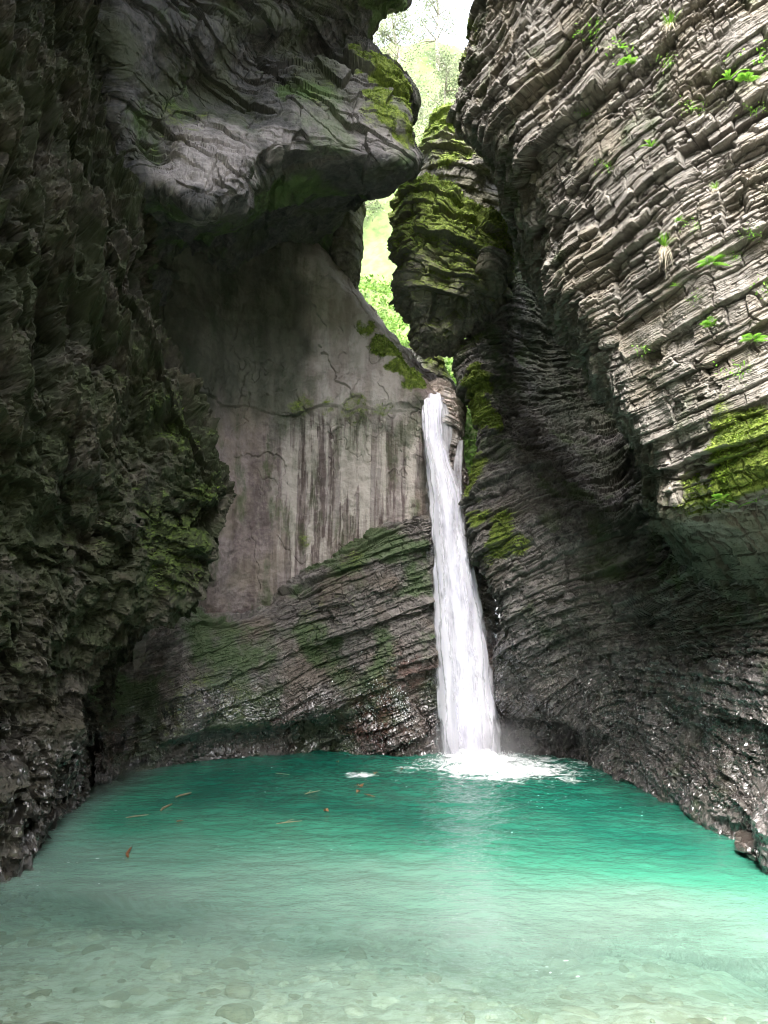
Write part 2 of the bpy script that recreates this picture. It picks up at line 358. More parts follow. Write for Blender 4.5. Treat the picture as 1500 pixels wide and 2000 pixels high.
# ------------------------------------------------------------------ LEFT OVERHANG / CEILING
B = [
 [('w', -9, -6, 22), ('w', -6.5, -5, 22.5), ('w', -5, -4, 23), ('w', -3.8, -3, 23.5), ('w', -2.8, -2, 24), ('w', -1.9, -1, 24.5), ('w', -1, 0, 25.5), ('w', -.5, 3, 29)],
 [('w', -9, 9, 18.5), ('w', -6.5, 10, 19), ('w', -5, 11, 19.8), ('w', -3.8, 12, 20.5), ('w', -2.6, 13, 21.3), ('w', -1.6, 14, 22), ('w', -.5, 15, 22.8), ('w', 0, 19, 26)],  # this row and the one above: unseen roof added overhead for shade
 [(160, -40, 14.8), (310, -40, 15.8), (430, -40, 16.8), (540, -40, 17.8), (640, -30, 18.8), (730, -20, 19.8), (800, -8, 20.5), (790, -5, 25)],
 [(180, 40, 15.2), (320, 50, 16.2), (430, 50, 17.2), (535, 40, 18.2), (640, 40, 19.2), (725, 30, 20.1), (757, 22, 20.9), (745, 30, 25)],
 [(200, 120, 15.8), (325, 130, 16.9), (430, 125, 18.0), (520, 110, 18.9), (600, 100, 19.6), (668, 90, 20.2), (702, 80, 20.7), (700, 92, 25)],
 [(210, 180, 16.2), (320, 190, 17.2), (425, 185, 18.2), (510, 175, 18.8), (600, 150, 19.0), (690, 130, 19.4), (765, 135, 20.4), (745, 140, 25)],
 [(220, 240, 16.4), (315, 235, 17.2), (415, 225, 17.9), (505, 225, 18.2), (600, 210, 18.5), (700, 200, 19.0), (803, 195, 20.2), (780, 200, 25)],
 [(230, 290, 16.6), (310, 285, 16.9), (400, 262, 17.0), (490, 270, 17.5), (590, 260, 18.2), (695, 255, 18.8), (790, 262, 20.0), (780, 262, 25)],
 [(240, 345, 16.8), (312, 355, 16.5), (392, 400, 16.3), (466, 365, 16.7), (515, 298, 17.7), (650, 296, 18.5), (801, 322, 19.8), (785, 322, 25)],
 [(250, 400, 17.8), (325, 425, 18.2), (390, 430, 18.6), (475, 420, 19.2), (535, 385, 20.0), (610, 380, 20.8), (735, 372, 21.0), (735, 360, 25)],
 [(260, 500, 20), (345, 500, 21.5), (400, 480, 22.2), (470, 450, 23.0), (550, 430, 23.8), (610, 415, 24.2), (665, 405, 24.6), (680, 400, 27)],
 [(270, 650, 22.0), (350, 640, 24.0), (410, 620, 25.0), (480, 600, 26.0), (550, 580, 27.0), (600, 560, 27.0), (640, 540, 27), (660, 520, 28)],
]
B = [[('w', r[0][1] - 2, r[0][2], r[0][3] + 1) if r[0][0] == 'w' else (r[0][0] - 150, r[0][1], r[0][2] + 5)] + r for r in B]
NB_, TB_ = bed_frame(U(520, 280, 18.2), U(800, 330, 20), (0.3, -1, 0.1))
def disp_B(P, N):
    big = noise(P, 0.35, 13, 3) * 0.35
    NX, TX = unit((.5, -.3, .8)), unit((.8, .35, -.37)); TX = unit(TX - NX * (NX @ TX))
    s0 = strata(P, NX, TX, 1.5, 1.8, 30, crack=.05, cw=.02, warp=.15, saw=.2, off=1.0, rag=.09, miss=0)
    s1 = strata(P, NB_, TB_, .6, 1.3, 31, crack=.15, cw=.04, warp=.6, saw=.35, off=.8, rag=.2); s2 = strata(P, NB_, TB_, 0.2, 0.5, 32, crack=.25, warp=.6, saw=.3, off=.7)
    rough = .25 + .75 * sstep(-.15, .35, noise(P, .35, 3, 2))
    sm_ = strata(P, NX, TX, .62, .8, 34, crack=.12, cw=.03, warp=.3, saw=.3, off=1.0, rag=.15, miss=.04)
    return big + s0[:, 0] * .40 + sm_[:, 0] * .09 + s1[:, 0] * .20 * rough + s2[:, 0] * .10 * rough + noise(P, 1.6, 3, 5) * 0.09, s1[:, 1] * .3 + s2[:, 1] * .3 + .15
mB = lambda V, N: region(V, [(760, 150, 20.3, 1.1, 1), (790, 200, 20, .9, 1), (745, 190, 19.6, .7, .8), (770, 255, 19.8, .8, .9), (720, 235, 19.4, .7, .5), (700, 110, 20, .5, .7), (330, 240, 17, 1.2, .35), (620, 190, 19, 1.2, .3)], .6)
o = rock('rock_overhang', ctrl(B), 950, 950, disp_B, M_ROOF, (1.5, 12, 4), mB, pale=lambda V, N: region(V, [(400, 320, 16.9, 1.3, 1), (455, 300, 17.1, .9, 1), (540, 285, 17.9, .6, .8), (640, 250, 18.6, 1.0, .35), (740, 240, 19.3, 1.3, .5), (700, 130, 19.6, 1.0, .25)], .4, 5), algae=lambda V, N: .8 * sstep(0, .5, noise(V, .25, 21, 2)))  # pinkish rock here, with the roof's lit patch and nose painted paler
tag(o, 'smooth dark rock roof jutting from the left, its pointed mossy nose at the bright gap', 'overhang', kind='structure')

# ------------------------------------------------------------------ STREAKED BACK WALL
Cc = [
 [(240, 330, 24), (380, 330, 26), (470, 330, 27), (560, 400, 28), (650, 505, 28), (742, 630, 28), (828, 735, 27.5), (905, 770, 28.5)],
 [(250, 400, 22), (378, 420, 23), (468, 420, 24.6), (560, 440, 25.4), (652, 538, 25.4), (742, 655, 25.2), (830, 762, 24.7), (905, 795, 26)],
 [(255, 560, 21.5), (375, 560, 22.6), (465, 560, 24.3), (560, 570, 25.1), (645, 600, 25.0), (735, 700, 24.8), (828, 795, 24.4), (905, 820, 25.9)],
 [(260, 700, 21.2), (375, 700, 22.3), (465, 700, 24.0), (560, 700, 24.8), (645, 710, 24.7), (735, 755, 24.5), (830, 830, 24.5), (905, 850, 25.9)],
 [(260, 790, 21.2), (375, 790, 22.3), (465, 790, 23.9), (560, 790, 24.5), (645, 795, 24.3), (735, 805, 24.2), (832, 870, 24.6), (905, 890, 25.8)],
 [(260, 850, 21.2), (375, 850, 22.3), (465, 850, 24.0), (560, 850, 24.7), (645, 850, 24.6), (735, 855, 24.5), (835, 920, 24.7), (905, 930, 25.7)],
 [(260, 1000, 21.0), (375, 1000, 22.0), (465, 1000, 23.8), (560, 1000, 24.5), (645, 1000, 24.4), (735, 1000, 24.3), (838, 1010, 24.7), (905, 1010, 25.5)],
 [(260, 1160, 21.0), (375, 1160, 22.0), (465, 1160, 23.6), (560, 1160, 24.2), (645, 1160, 24.3), (735, 1160, 24.6), (840, 1160, 25), (905, 1160, 25.5)],
 [(260, 1330, 22), (375, 1330, 23.2), (465, 1330, 24.8), (560, 1330, 25.4), (645, 1330, 25.6), (735, 1330, 25.8), (840, 1330, 26), (905, 1330, 26)],
 [(260, 1500, 23), (375, 1500, 24), (465, 1500, 25.5), (560, 1500, 26), (645, 1500, 26), (735, 1500, 26), (840, 1500, 26), (905, 1500, 26)],
]
def disp_C(P, N):
    big = noise(P, 0.3, 33, 2) * 0.22
    plate = noise(P, (.55, .55, .4), 44, 5); ed = sstep(0.02, 0.04, plate) * 0.06 * sstep(7.5, 9, P[:, 2])
    zz = P[:, 2] + .22 * noise(P, .7, 81, 3); led = .13 * sstep(10.72, 10.8, zz) * (1 - .7 * sstep(11.6, 12.6, zz)) * sstep(.95, .1, P[:, 0]) * (.5 + .5 * sstep(-.3, .3, noise(P, .5, 88, 2)))
    ck = -.05 * sstep(.035, .0, np.abs(noise(P, (.8, .8, .5), 83, 4))) * sstep(-.1, .25, noise(P, .5, 84, 2))
    sc2 = .11 * sstep(.0, .03, P[:, 0] + .42 * P[:, 2] - 3.6 + .6 * noise(P, .9, 85, 4)) * sstep(10.8, 11.0, zz)
    return big + ed + led + ck + sc2 + noise(P, 2.3, 12, 6) * 0.06 + noise(P, (1.2, 1.2, .2), 61, 3) * 0.07, 0.5 + 0.25 * noise(P, .8, 77, 3)
mC = lambda V, N: region(V, [(760, 680, 24.8, .7, 1), (790, 715, 24.6, .7, 1), (815, 750, 24.5, .5, 1), (720, 645, 25.1, .45, .9), (745, 668, 25.0, .4, .9), (805, 735, 24.5, .5, 1), (690, 797, 24.2, .6, .6), (640, 795, 24.3, .5, .5), (590, 795, 24.3, .6, .6), (745, 798, 24.2, .45, .6), (595, 1060, 24.3, .5, .5)], .5)
o = rock('rock_wall', ctrl(Cc), 620, 760, disp_C, M_BACK, (0, 12, 4), mC, wetz(5.0, 1.0, .4), stain_shade=lambda V, N: np.clip(sstep(-1.9, -3.0, V[:, 0] + .7 * noise(V, .5, 91, 3)) * sstep(9.6, 11.2, V[:, 2] + .9 * noise(V, (1.2, 1, .3), 92, 3)) + .7 * sstep(1.0, 1.5, V[:, 0] + .3 * noise(V, .7, 93, 3)) * sstep(9.6, 8.8, V[:, 2]), 0, 1), algae=lambda V, N: sstep(10.9, 10.3, V[:, 2] + .3 * noise(V, .8, 5, 2)) * sstep(3.0, 6.5, V[:, 2]) * sstep(-4.4, -2.4, V[:, 0]), pale=lambda V, N: sstep(-4.2, -1.5, V[:, 0] + .7 * noise(V, .5, 15, 3)) * (.55 + .45 * sstep(10.4, 11.0, V[:, 2])) * sstep(1.4, 0.5, V[:, 0] + .4 * noise(V, .6, 16, 2)) * (1 - .35 * sstep(5.5, 3.5, V[:, 2])))
tag(o, 'smooth hollow back wall left of the waterfall, marked with vertical pale and dark streaks', kind='structure')

# ------------------------------------------------------------------ BEDDED ROCK AT THE FOOT OF THE BACK WALL
D = [
 [(130, 1270, 24), (250, 1250, 24.5), (345, 1150, 25), (430, 1170, 26), (520, 1160, 26), (620, 1090, 26), (690, 1025, 26), (780, 985, 26), (850, 970, 26), (930, 980, 27)],
 [(150, 1300, 20.6), (255, 1270, 22.0), (348, 1172, 22.0), (432, 1190, 22.9), (520, 1180, 23.7), (620, 1108, 23.8), (690, 1042, 23.9), (780, 1003, 24.1), (850, 985, 24.6), (930, 980, 25.6)],
 [(165, 1350, 20.4), (260, 1340, 21.8), (352, 1230, 21.4), (435, 1235, 22.3), (522, 1220, 23.1), (622, 1165, 23.2), (694, 1100, 23.2), (782, 1060, 23.5), (850, 1050, 24.2), (930, 1050, 25.3)],
 [(170, 1400, 20.4), (262, 1400, 21.7), (352, 1320, 21.3), (435, 1320, 22.2), (522, 1300, 23.0), (622, 1270, 23.3), (696, 1230, 23.4), (784, 1200, 23.6), (850, 1200, 24.1), (930, 1200, 25.2)],
 [(175, 1460, 20.4), (262, 1455, 21.4), (350, 1430, 21.6), (435, 1420, 22.3), (522, 1400, 23.2), (622, 1390, 23.7), (698, 1370, 23.6), (784, 1360, 23.7), (850, 1360, 24.2), (930, 1360, 25.2)],
 [W_(178, 1532), W_(262, 1506), W_(350, 1492), W_(435, 1482), W_(522, 1474), W_(622, 1470), W_(700, 1475), W_(784, 1478), W_(850, 1476), W_(930, 1470)],
 [('w', -8.2, 21, -6.0), ('w', -6.8, 22.5, -6.0), ('w', -5.4, 23.3, -6.0), ('w', -4.4, 24.0, -6.0), ('w', -3.3, 24.5, -6.0), ('w', -1.9, 24.8, -6.0), ('w', -.8, 24.8, -6.0), ('w', .5, 22.8, -6.0), ('w', 1.6, 23.2, -6.0), ('w', 2.8, 24, -6.0)],
]
ND, TD = bed_frame_view(U(450, 1215, 23.2), U(830, 1075, 23.8), .1)
def disp_D(P, N):
    right = sstep(-4.2, -1.6, P[:, 0])
    s0 = strata(P, ND, TD, 1.15, 2.6, 51, crack=.1, cw=.04, warp=.5); s1 = strata(P, ND, TD, 0.36, 0.9, 52, crack=.3, warp=.5, cw=.07)
    s2 = strata(P, ND, TD, 0.13, 0.42, 53, warp=.5, crack=.5); s3 = strata(P, ND, TD, 0.055, 0.2, 54, warp=.5)
    a = .45 + .55 * right
    return noise(P, .45, 50, 3) * .3 + s0[:, 0] * .30 * a + s1[:, 0] * .18 * a + s2[:, 0] * .075 * a + s3[:, 0] * .03 + noise(P, 2.6, 55, 4) * .05, s2[:, 1] * .6 + .2
mD = lambda V, N: np.maximum(region(V, [(345, 1400, 21.6, 1.0, .4), (700, 1080, 23.4, .8, .35), (430, 1380, 22, 1.3, .3), (640, 1180, 23, 1.2, .25)], .5), .12)
o = rock('rock_ledge', ctrl(D), 860, 560, disp_D, M_BED, (0, 12, 3), mD, wetz(2.8, 1.0, 1.0), algae=lambda V, N: .9 * sstep(-0.3, 0.3, noise(V, .4, 3, 2)), rust=lambda V, N: region(V, [(730, 1400, 23.7, 1.3, .85), (560, 1450, 23.5, 1.2, .4), (800, 1330, 23.8, .9, .5), (220, 1450, 20.8, 1.0, .5)], .5))
tag(o, 'tilted layered rock apron along the water at the foot of the streaked wall', 'rock ledge', kind='structure')

# ------------------------------------------------------------------ RIGHT MIDDLE WALL (hollow and bulge)
G_ = [
 [(1000, 150, 32), (985, 170, 27), (1060, 170, 26), (1110, 170, 25.5), (1200, 170, 24), (1320, 170, 21.5), (1450, 170, 19), (1650, 170, 16)],
 [(1010, 330, 32), (975, 330, 26.6), (1020, 335, 25.6), (1080, 340, 25), (1200, 340, 23.6), (1320, 340, 21), (1450, 340, 18.5), (1650, 340, 15.5)],
 [(1000, 520, 31), (965, 530, 26.2), (1015, 535, 25.2), (1085, 540, 27), (1200, 540, 27.5), (1320, 540, 21), (1450, 540, 18), (1650, 540, 15)],
 [(930, 690, 30), (893, 690, 25.4), (955, 680, 24.4), (1085, 690, 27.5), (1200, 690, 28), (1320, 690, 21), (1450, 690, 17.6), (1650, 690, 14.6)],
 [(950, 790, 29), (910, 790, 24.8), (968, 800, 23.8), (1085, 790, 26.6), (1200, 790, 27), (1320, 800, 20.5), (1450, 800, 17), (1650, 800, 14)],
 [(972, 870, 28), (932, 870, 24.4), (985, 880, 23.0), (1090, 880, 23.8), (1200, 890, 24.3), (1320, 900, 19.5), (1450, 900, 16), (1650, 900, 13)],
 [(960, 980, 27), (918, 975, 23.8), (975, 985, 22.0), (1090, 990, 21.6), (1210, 1000, 21.4), (1330, 1020, 18), (1450, 1040, 15), (1650, 1040, 12)],
 [(965, 1080, 27), (926, 1080, 23.2), (990, 1080, 21.4), (1100, 1090, 20.7), (1220, 1100, 20.2), (1340, 1120, 17.2), (1455, 1150, 14.6), (1680, 1150, 11.6)],
 [(1003, 1190, 27), (962, 1190, 23.0), (1035, 1190, 21.2), (1120, 1200, 20.4), (1230, 1210, 19.3), (1350, 1230, 16.8), (1465, 1250, 14.3), (1700, 1260, 11.3)],
 [(1018, 1290, 27), (978, 1290, 23.2), (1050, 1310, 22.0), (1135, 1310, 21.1), (1235, 1330, 19.0), (1350, 1350, 16.3), (1465, 1380, 13.9), (1720, 1400, 10.9)],
 [(1020, 1390, 27), (978, 1390, 23.8), (1060, 1405, 22.9), (1145, 1415, 21.9), (1235, 1435, 19.6), (1350, 1475, 16.5), (1460, 1515, 13.9), (1720, 1560, 10.8)],
 [('w', 4.4, 27, 0), W_(980, 1472), W_(1070, 1480), W_(1150, 1493), W_(1235, 1527), W_(1345, 1588), W_(1435, 1650), W_(1640, 1800)],
 [('w', 4, 27, -6.0), ('w', 3.2, 22.6, -6.0), ('w', 4.2, 21.4, -6.0), ('w', 4.9, 20.0, -6.0), ('w', 6.6, 19.2, -6.0), ('w', 7.4, 16.4, -6.0), ('w', 7.6, 14.0, -6.0), ('w', 7.8, 9.6, -6.0)],
]
G_ = [r + [('w', r[-1][1] if r[-1][0] == 'w' else U(*r[-1])[0] + .2, 4.0, r[-1][3] if r[-1][0] == 'w' else U(*r[-1])[2]),
           ('w', r[-1][1] if r[-1][0] == 'w' else U(*r[-1])[0] + .3, -9.0, r[-1][3] if r[-1][0] == 'w' else U(*r[-1])[2])] for r in G_]
NG, TG = bed_frame_view(U(1000, 1130, 21.3), U(1220, 1040, 20.4), .1)
def warpG(P):
    """beds fold: they flatten and swing upward towards the water and the camera"""
    Z = P.copy().astype(float)
    fold = 1.4 * np.exp(-((P[:, 1] - 20.5) / 2.6) ** 2) * sstep(4.5, 0.5, P[:, 2])
    Z[:, 2] += -fold + 0.5 * np.sin(P[:, 2] * .35) + 0.03 * (P[:, 1] - 18) ** 2 * sstep(6, 0, P[:, 2])
    return Z
def disp_G(P, N):
    Z = warpG(P)
    s0 = strata(Z, NG, TG, 1.3, 3.0, 61, crack=.15, cw=.05, warp=.4); s1 = strata(Z, NG, TG, 0.34, 0.9, 62, crack=.3, warp=.4, cw=.08)
    s2 = strata(Z, NG, TG, 0.125, 0.42, 63, warp=.4, crack=.5); s3 = strata(Z, NG, TG, 0.05, 0.2, 64, warp=.4)
    lo = 1 - .5 * sstep(4.5, 2.0, P[:, 2])
    return noise(P, .35, 66, 3) * .4 + s0[:, 0] * .30 * lo + s1[:, 0] * .20 * lo + s2[:, 0] * .085 * (.5 + .5 * lo) + s3[:, 0] * .03 + noise(P, 3, 67, 3) * .04, s2[:, 1] * .7 + .15
mG = lambda V, N: np.maximum(region(V, [(945, 740, 24, .8, 1), (935, 800, 24, .8, 1), (960, 830, 23.6, .5, .9), (925, 930, 23.4, .7, .85), (920, 1000, 22.6, .6, .8), (985, 1050, 21.8, .8, .75), (940, 1100, 22.4, .5, .5), (920, 680, 25, .6, .5), (1150, 1180, 20, 1.2, .15)], .55), 0)
o = rock('rock_wall', ctrl(G_), 900, 900, disp_G, M_BULGE, (0, 12, 4), mG, wetz(4.3, 2.3, 1.0), push=.4, stain_shade=lambda V, N: region(V, [(1110, 620, 26.5, 2.6, 1), (1130, 760, 26, 2.3, 1), (1180, 860, 23.8, 1.6, .9), (1260, 960, 20, 1.8, .7)], .4, 9), pale=lambda V, N: region(V, [(1060, 1100, 21, 1.3, .45), (1150, 1160, 20.3, 1.1, .35), (1010, 960, 22, .9, .25)], .5, 4), algae=lambda V, N: .4 * sstep(-0.3, 0.3, noise(V, .4, 3, 2)) * sstep(2, 5, V[:, 2]))  # dark mask paints the hollow's shade; pale mask paints the lit, drier bulge
tag(o, 'thin bedded bulging wall right of the waterfall, dark hollow above and glossy wet folds below', kind='structure')

# ------------------------------------------------------------------ RIGHT NEAR OVERHANGING WALL
Ff = [
 [('w', 6.5, 27, 27), ('w', 5.6, 20.5, 28), ('w', 6.8, 18, 24.5), ('w', 6.2, 15, 28), ('w', 8.6, 12, 23.5), ('w', 7.6, 9.5, 27), ('w', 10, 6.5, 22.5)],
 [(1010, -520, 27), (975, -520, 19.6), (1040, -520, 17.8), (1160, -520, 15.4), (1340, -520, 12.6), (1520, -520, 10.6), (1800, -520, 8.4)],
 [(990, -180, 26), (945, -180, 19.4), (1010, -180, 17.6), (1130, -180, 15.4), (1300, -180, 12.8), (1450, -180, 11.0), (1680, -180, 8.9)],
 [(975, 0, 26), (931, 0, 19.4), (1000, 0, 17.6), (1120, 0, 15.5), (1280, 0, 13.0), (1425, 0, 11.3), (1640, 0, 9.3)],
 [(960, 120, 26), (905, 115, 19.6), (970, 115, 17.8), (1105, 110, 15.5), (1275, 105, 12.9), (1422, 95, 11.2), (1640, 90, 9.2)],
 [(945, 240, 25.5), (884, 242, 19.8), (955, 235, 18.0), (1100, 225, 15.5), (1272, 205, 12.8), (1422, 185, 11.1), (1640, 175, 9.1)],
 [(985, 330, 25), (945, 315, 20.4), (1005, 320, 17.6), (1125, 320, 15.3), (1285, 300, 12.7), (1427, 285, 10.95), (1645, 265, 9.1)],
 [(1020, 460, 24.5), (992, 450, 20.4), (1055, 445, 17.0), (1155, 425, 15.0), (1300, 405, 12.5), (1435, 385, 10.85), (1650, 355, 9.0)],
 [(1075, 570, 24), (1035, 560, 20.0), (1080, 560, 16.2), (1175, 530, 14.5), (1310, 510, 12.2), (1440, 490, 10.7), (1655, 450, 8.95)],
 [(1150, 680, 22.5), (1105, 660, 19.0), (1140, 655, 15.3), (1215, 625, 13.9), (1330, 600, 12.0), (1450, 580, 10.6), (1665, 540, 8.9)],
 [(1220, 790, 21), (1175, 780, 18), (1205, 785, 14.6), (1262, 750, 13.4), (1355, 715, 11.8), (1462, 690, 10.55), (1680, 640, 8.85)],
 [(1290, 920, 19), (1255, 910, 16.6), (1290, 905, 13.7), (1340, 875, 12.9), (1400, 840, 11.7), (1482, 805, 10.6), (1700, 760, 8.85)],
 [(1320, 1030, 18), (1290, 1010, 15.6), (1318, 1010, 13.6), (1375, 985, 12.8), (1430, 950, 11.7), (1500, 905, 10.7), (1720, 850, 9.0)],
 [(1350, 1100, 18), (1345, 1090, 17.2), (1365, 1085, 15.9), (1405, 1080, 14.8), (1455, 1070, 13.7), (1520, 1050, 12.7), (1740, 1000, 10.8)],
 [(1400, 1270, 19.5), (1400, 1265, 18.5), (1420, 1260, 17.4), (1460, 1255, 15.8), (1510, 1250, 14.6), (1580, 1230, 13.6), (1790, 1190, 11.8)],
]
def near_right(r):
    x, y, z = r[-1][1:] if r[-1][0] == 'w' else U(*r[-1])
    return r + [('w', x + .3, 3.0, z), ('w', x + .5, -3.0, z + .2), ('w', x + .8, -9.0, z + .4)]
Ff = [[c if (j < 2 or c[0] == 'w') else (c[0], c[1], 12.3 + (c[2] - 12.3) * (.62 if j > 2 else .72)) for j, c in enumerate(r)] if i < 13 else r for i, r in enumerate(Ff)]
Ff = [near_right(r) for r in Ff]
NF, TF = bed_frame_view(U(1190, 610, 13.4), U(1480, 450, 11.2))
def disp_F(P, N):
    rim = sstep(17, 21, P[:, 2]) * noise(P, .35, 171, 4) * 2.2 * sstep(-150, -500, PIX(P)[1])
    s0 = strata(P, NF, TF, 0.80, 2.4, 71, crack=.1, cw=.03, warp=.10, saw=.75, off=.45, rag=.10, miss=.06); s1 = strata(P, NF, TF, 0.30, 0.62, 72, crack=.6, warp=.10, cw=.06, saw=.30, off=.85, rag=.12, miss=.14, tl=.5)
    s2 = strata(P, NF, TF, 0.115, 0.24, 73, warp=.15, crack=.6, saw=.3, off=.8, rag=.2, miss=.12, tl=.6); s3 = strata(P, NF, TF, 0.05, 0.12, 74, warp=.2)
    br = sstep(-.3, .3, noise(P, .45, 70, 3)); sp = sstep(-.2, .3, noise(P, .7, 78, 2)); m0 = .2 + .8 * sstep(-.2, .35, noise(P, .33, 79, 2))
    edge = sstep(14.2, 15.5, P[:, 1])
    return (rim + noise(P, .3, 76, 3) * .26 + s0[:, 0] * .30 * m0 + s1[:, 0] * .20 * (.4 + .6 * np.maximum(br, edge)) + s2[:, 0] * .085 * (.2 + .8 * sp) + s3[:, 0] * .02 + noise(P, 2.2, 77, 4) * .02,
            s2[:, 1] * .5 + s1[:, 1] * .4 + .05)
mF = lambda V, N: np.maximum(region(V, [(1440, 850, 11.2, .85, .95), (1430, 930, 11.7, .8, 1), (1490, 930, 11.0, .9, 1), (1370, 980, 12.7, .6, .7), (1490, 800, 10.8, .6, .7), (1135, 305, 15.4, .6, .9), (925, 60, 19.4, .9, .8), (900, 150, 19.6, .9, .8), (1420, 130, 11.4, .8, .3), (1000, 200, 17.8, .8, .35), (1500, 1010, 11, .5, .6)], .6), .10 * (noise(V, .8, 99, 3) > .15))
o = rock('rock_wall', ctrl(Ff), 1050, 1180, disp_F, M_RIGHT, (-2, 8, 6), mF, algae=lambda V, N: .25 * sstep(14, 18, V[:, 1]), push=.3, stain_shade=lambda V, N: np.maximum(sstep(13.6, 15.0, V[:, 1] + .3 * noise(V, .8, 9, 2)) * sstep(7.5, 6.0, V[:, 2]), .9 * sstep(5.5, 4.6, V[:, 2] + .4 * noise(V, .8, 19, 3))))  # dark mask paints shade under the cliff and on its low receding flank
tag(o, 'pale overhanging cliff of broken slanting beds filling the upper right', kind='structure')
FWALL = o

# ------------------------------------------------------------------ boulders and plugs (closed, full depth)
def column_rock(name, rows, mat, dfun, moss, label, cat, nu=260, nv=240, kind=None, wet=None):
    """rows: (py, x left, x right, Y centre, half depth) from top to bottom -> closed body"""
    cs = []
    for (py, xl, xr, Yc, hd) in rows:
        cx, r = (xl + xr) / 2, (xr - xl) / 2; ring = []
        for k in range(16):
            a = 2 * math.pi * k / 16; ca, sa = math.cos(a), math.sin(a)
            ca = math.copysign(abs(ca) ** .85, ca); sa = math.copysign(abs(sa) ** .85, sa)
            p = U(cx + r * ca, py, Yc); ring.append((p[0], Yc + hd * sa, p[2]))
        cs.append(ring)
    C = np.array(cs); nu, nv = int(nu * Q), int(nv * Q)
    G = catmull_par(C, even(C, nv))
    Cw = np.concatenate([C[:, -2:], C, C[:, :3]], 1)
    Gw = np.concatenate([G[:, -2:], G, G[:, :3]], 1)
    t = np.linspace(2, 18, nu, endpoint=False); G = np.swapaxes(catmull_par(np.swapaxes(Gw, 0, 1), t), 0, 1)
    # close the ends
    top, bot = G[:1].mean(1, keepdims=True), G[-1:].mean(1, keepdims=True)
    ks = np.array([0.02, .35, .7])[:, None, None]
    G = np.concatenate([top + (G[:1] - top) * ks, G, bot + (G[-1:] - bot) * ks[::-1]], 0)
    ce = G.reshape(-1, 3).mean(0); Nn = normals(G, True)
    side_sign = np.sign(((G - ce) * Nn).sum(-1).mean())
    P = G.reshape(-1, 3); N = Nn.reshape(-1, 3) * side_sign
    d, tone = dfun(P, N); V = P + N * d[:, None]
    mo = moss(V, N); f = grid_faces(G.shape[0], G.shape[1], True)
    if side_sign < 0: f = f[:, ::-1]
    z0 = np.zeros(len(V))
    o = mesh_from(name, V, f, mat, {'moss': mo, 'wet': z0 if wet is None else wet(V, N), 'tone': tone, 'algae': z0})
    NN = normals(V.reshape(G.shape), True).reshape(-1, 3) * side_sign
    MOSSY.append((V, NN, mo)); SURF[label] = (V, NN)
    return tag(o, label, cat, kind=kind)
def boulder_disp(seed, amp=1.0, slope=(U(780, 560, 25), U(930, 600, 25))):
    Nb, Tb = bed_frame(slope[0], slope[1], (0, -1, 0.1))
    def fn(P, N):
        s0 = strata(P, Nb, Tb, .85, 1.3, seed, warp=.4, crack=.12, cw=.04, off=.9, rag=.15, miss=.05); s1 = strata(P, Nb, Tb, .28, .6, seed + 1, warp=.5, crack=.3)
        return amp * (noise(P, .7, seed, 3) * .28 + s0[:, 0] * .30 + s1[:, 0] * .14 - .08 + noise(P, 2.4, seed + 4, 5) * .10), s1[:, 1] * .5 + .25
    return fn
up_moss = lambda a, z0=-.2: (lambda V, N: np.clip(a * sstep(z0, .6, N[:, 2] + .5 * noise(V, .8, 5, 3)) + .18, 0, 1))
column_rock('boulder', [(232, 865, 900, 27.3, .4), (248, 838, 938, 27.3, 1.0), (285, 824, 958, 27.2, 1.4), (325, 818, 975, 27.1, 1.6), (365, 818, 990, 27.0, 1.7), (420, 830, 1000, 27.2, 1.6), (480, 850, 1000, 27.4, 1.2)],
            M_BOULDER, boulder_disp(81), up_moss(.95), 'upper mossy boulder jammed high in the gap behind the right wall', 'boulder')
column_rock('boulder', [(342, 795, 820, 25.9, .3), (360, 782, 845, 25.9, .8), (400, 770, 900, 25.7, 1.3), (450, 765, 985, 25.6, 1.6), (510, 759, 1000, 25.5, 1.8), (560, 772, 1000, 25.4, 1.8), (610, 788, 975, 25.3, 1.6), (650, 797, 925, 25.4, 1.2), (680, 802, 880, 25.5, .8), (697, 808, 845, 25.6, .3)],
            M_BOULDER, boulder_disp(85, 1.1), lambda V, N: np.clip(.8 * sstep(9.6, 11.0, V[:, 2] + .6 * noise(V, .8, 3, 2)) * (.55 + .5 * sstep(-.4, .5, N[:, 2])), 0, 1),
            'big mossy wedge boulder hanging above the waterfall, tapering to a dark beak', 'boulder', 380, 380)
column_rock('boulder', [(484, 935, 960, 24.2, .3), (500, 928, 985, 24.2, .6), (530, 925, 992, 24.2, .7), (560, 930, 990, 24.2, .6), (580, 945, 975, 24.3, .3)],
            M_BOULDER, boulder_disp(91, .35), up_moss(.5, .1), 'small rounded grey boulder caught between the mossy wedge and the right wall', 'boulder', 140, 120)
column_rock('rock_pillar', [(360, 640, 700, 27.5, .8), (400, 628, 711, 27.5, 1.2), (440, 630, 708, 27.4, 1.3), (490, 640, 712, 27.3, 1.2), (540, 645, 703, 27.2, 1.0), (575, 650, 680, 27.1, .6), (600, 650, 672, 27.1, .3)],
            M_BOULDER, boulder_disp(95, .3), up_moss(.35, .2), 'pinkish rounded rock plug under the overhang nose beside the bright green slope', 'rock', 160, 180)
M_LIP = rock_mat('pale_lip_rock', (.28, .25, .23), (.46, .43, .40), (.36, .28, .24), bump=.4)
NL, TL = bed_frame(U(850, 800, 25), U(905, 815, 25), (0, -1, .1))
def lipd(P, N):
    s1 = strata(P, NL, TL, .33, .8, 101, warp=.4, crack=.35); s2 = strata(P, NL, TL, .12, .35, 102, warp=.4)
    return noise(P, .7, 6, 3) * .15 + s1[:, 0] * .16 + s2[:, 0] * .06, s2[:, 1]
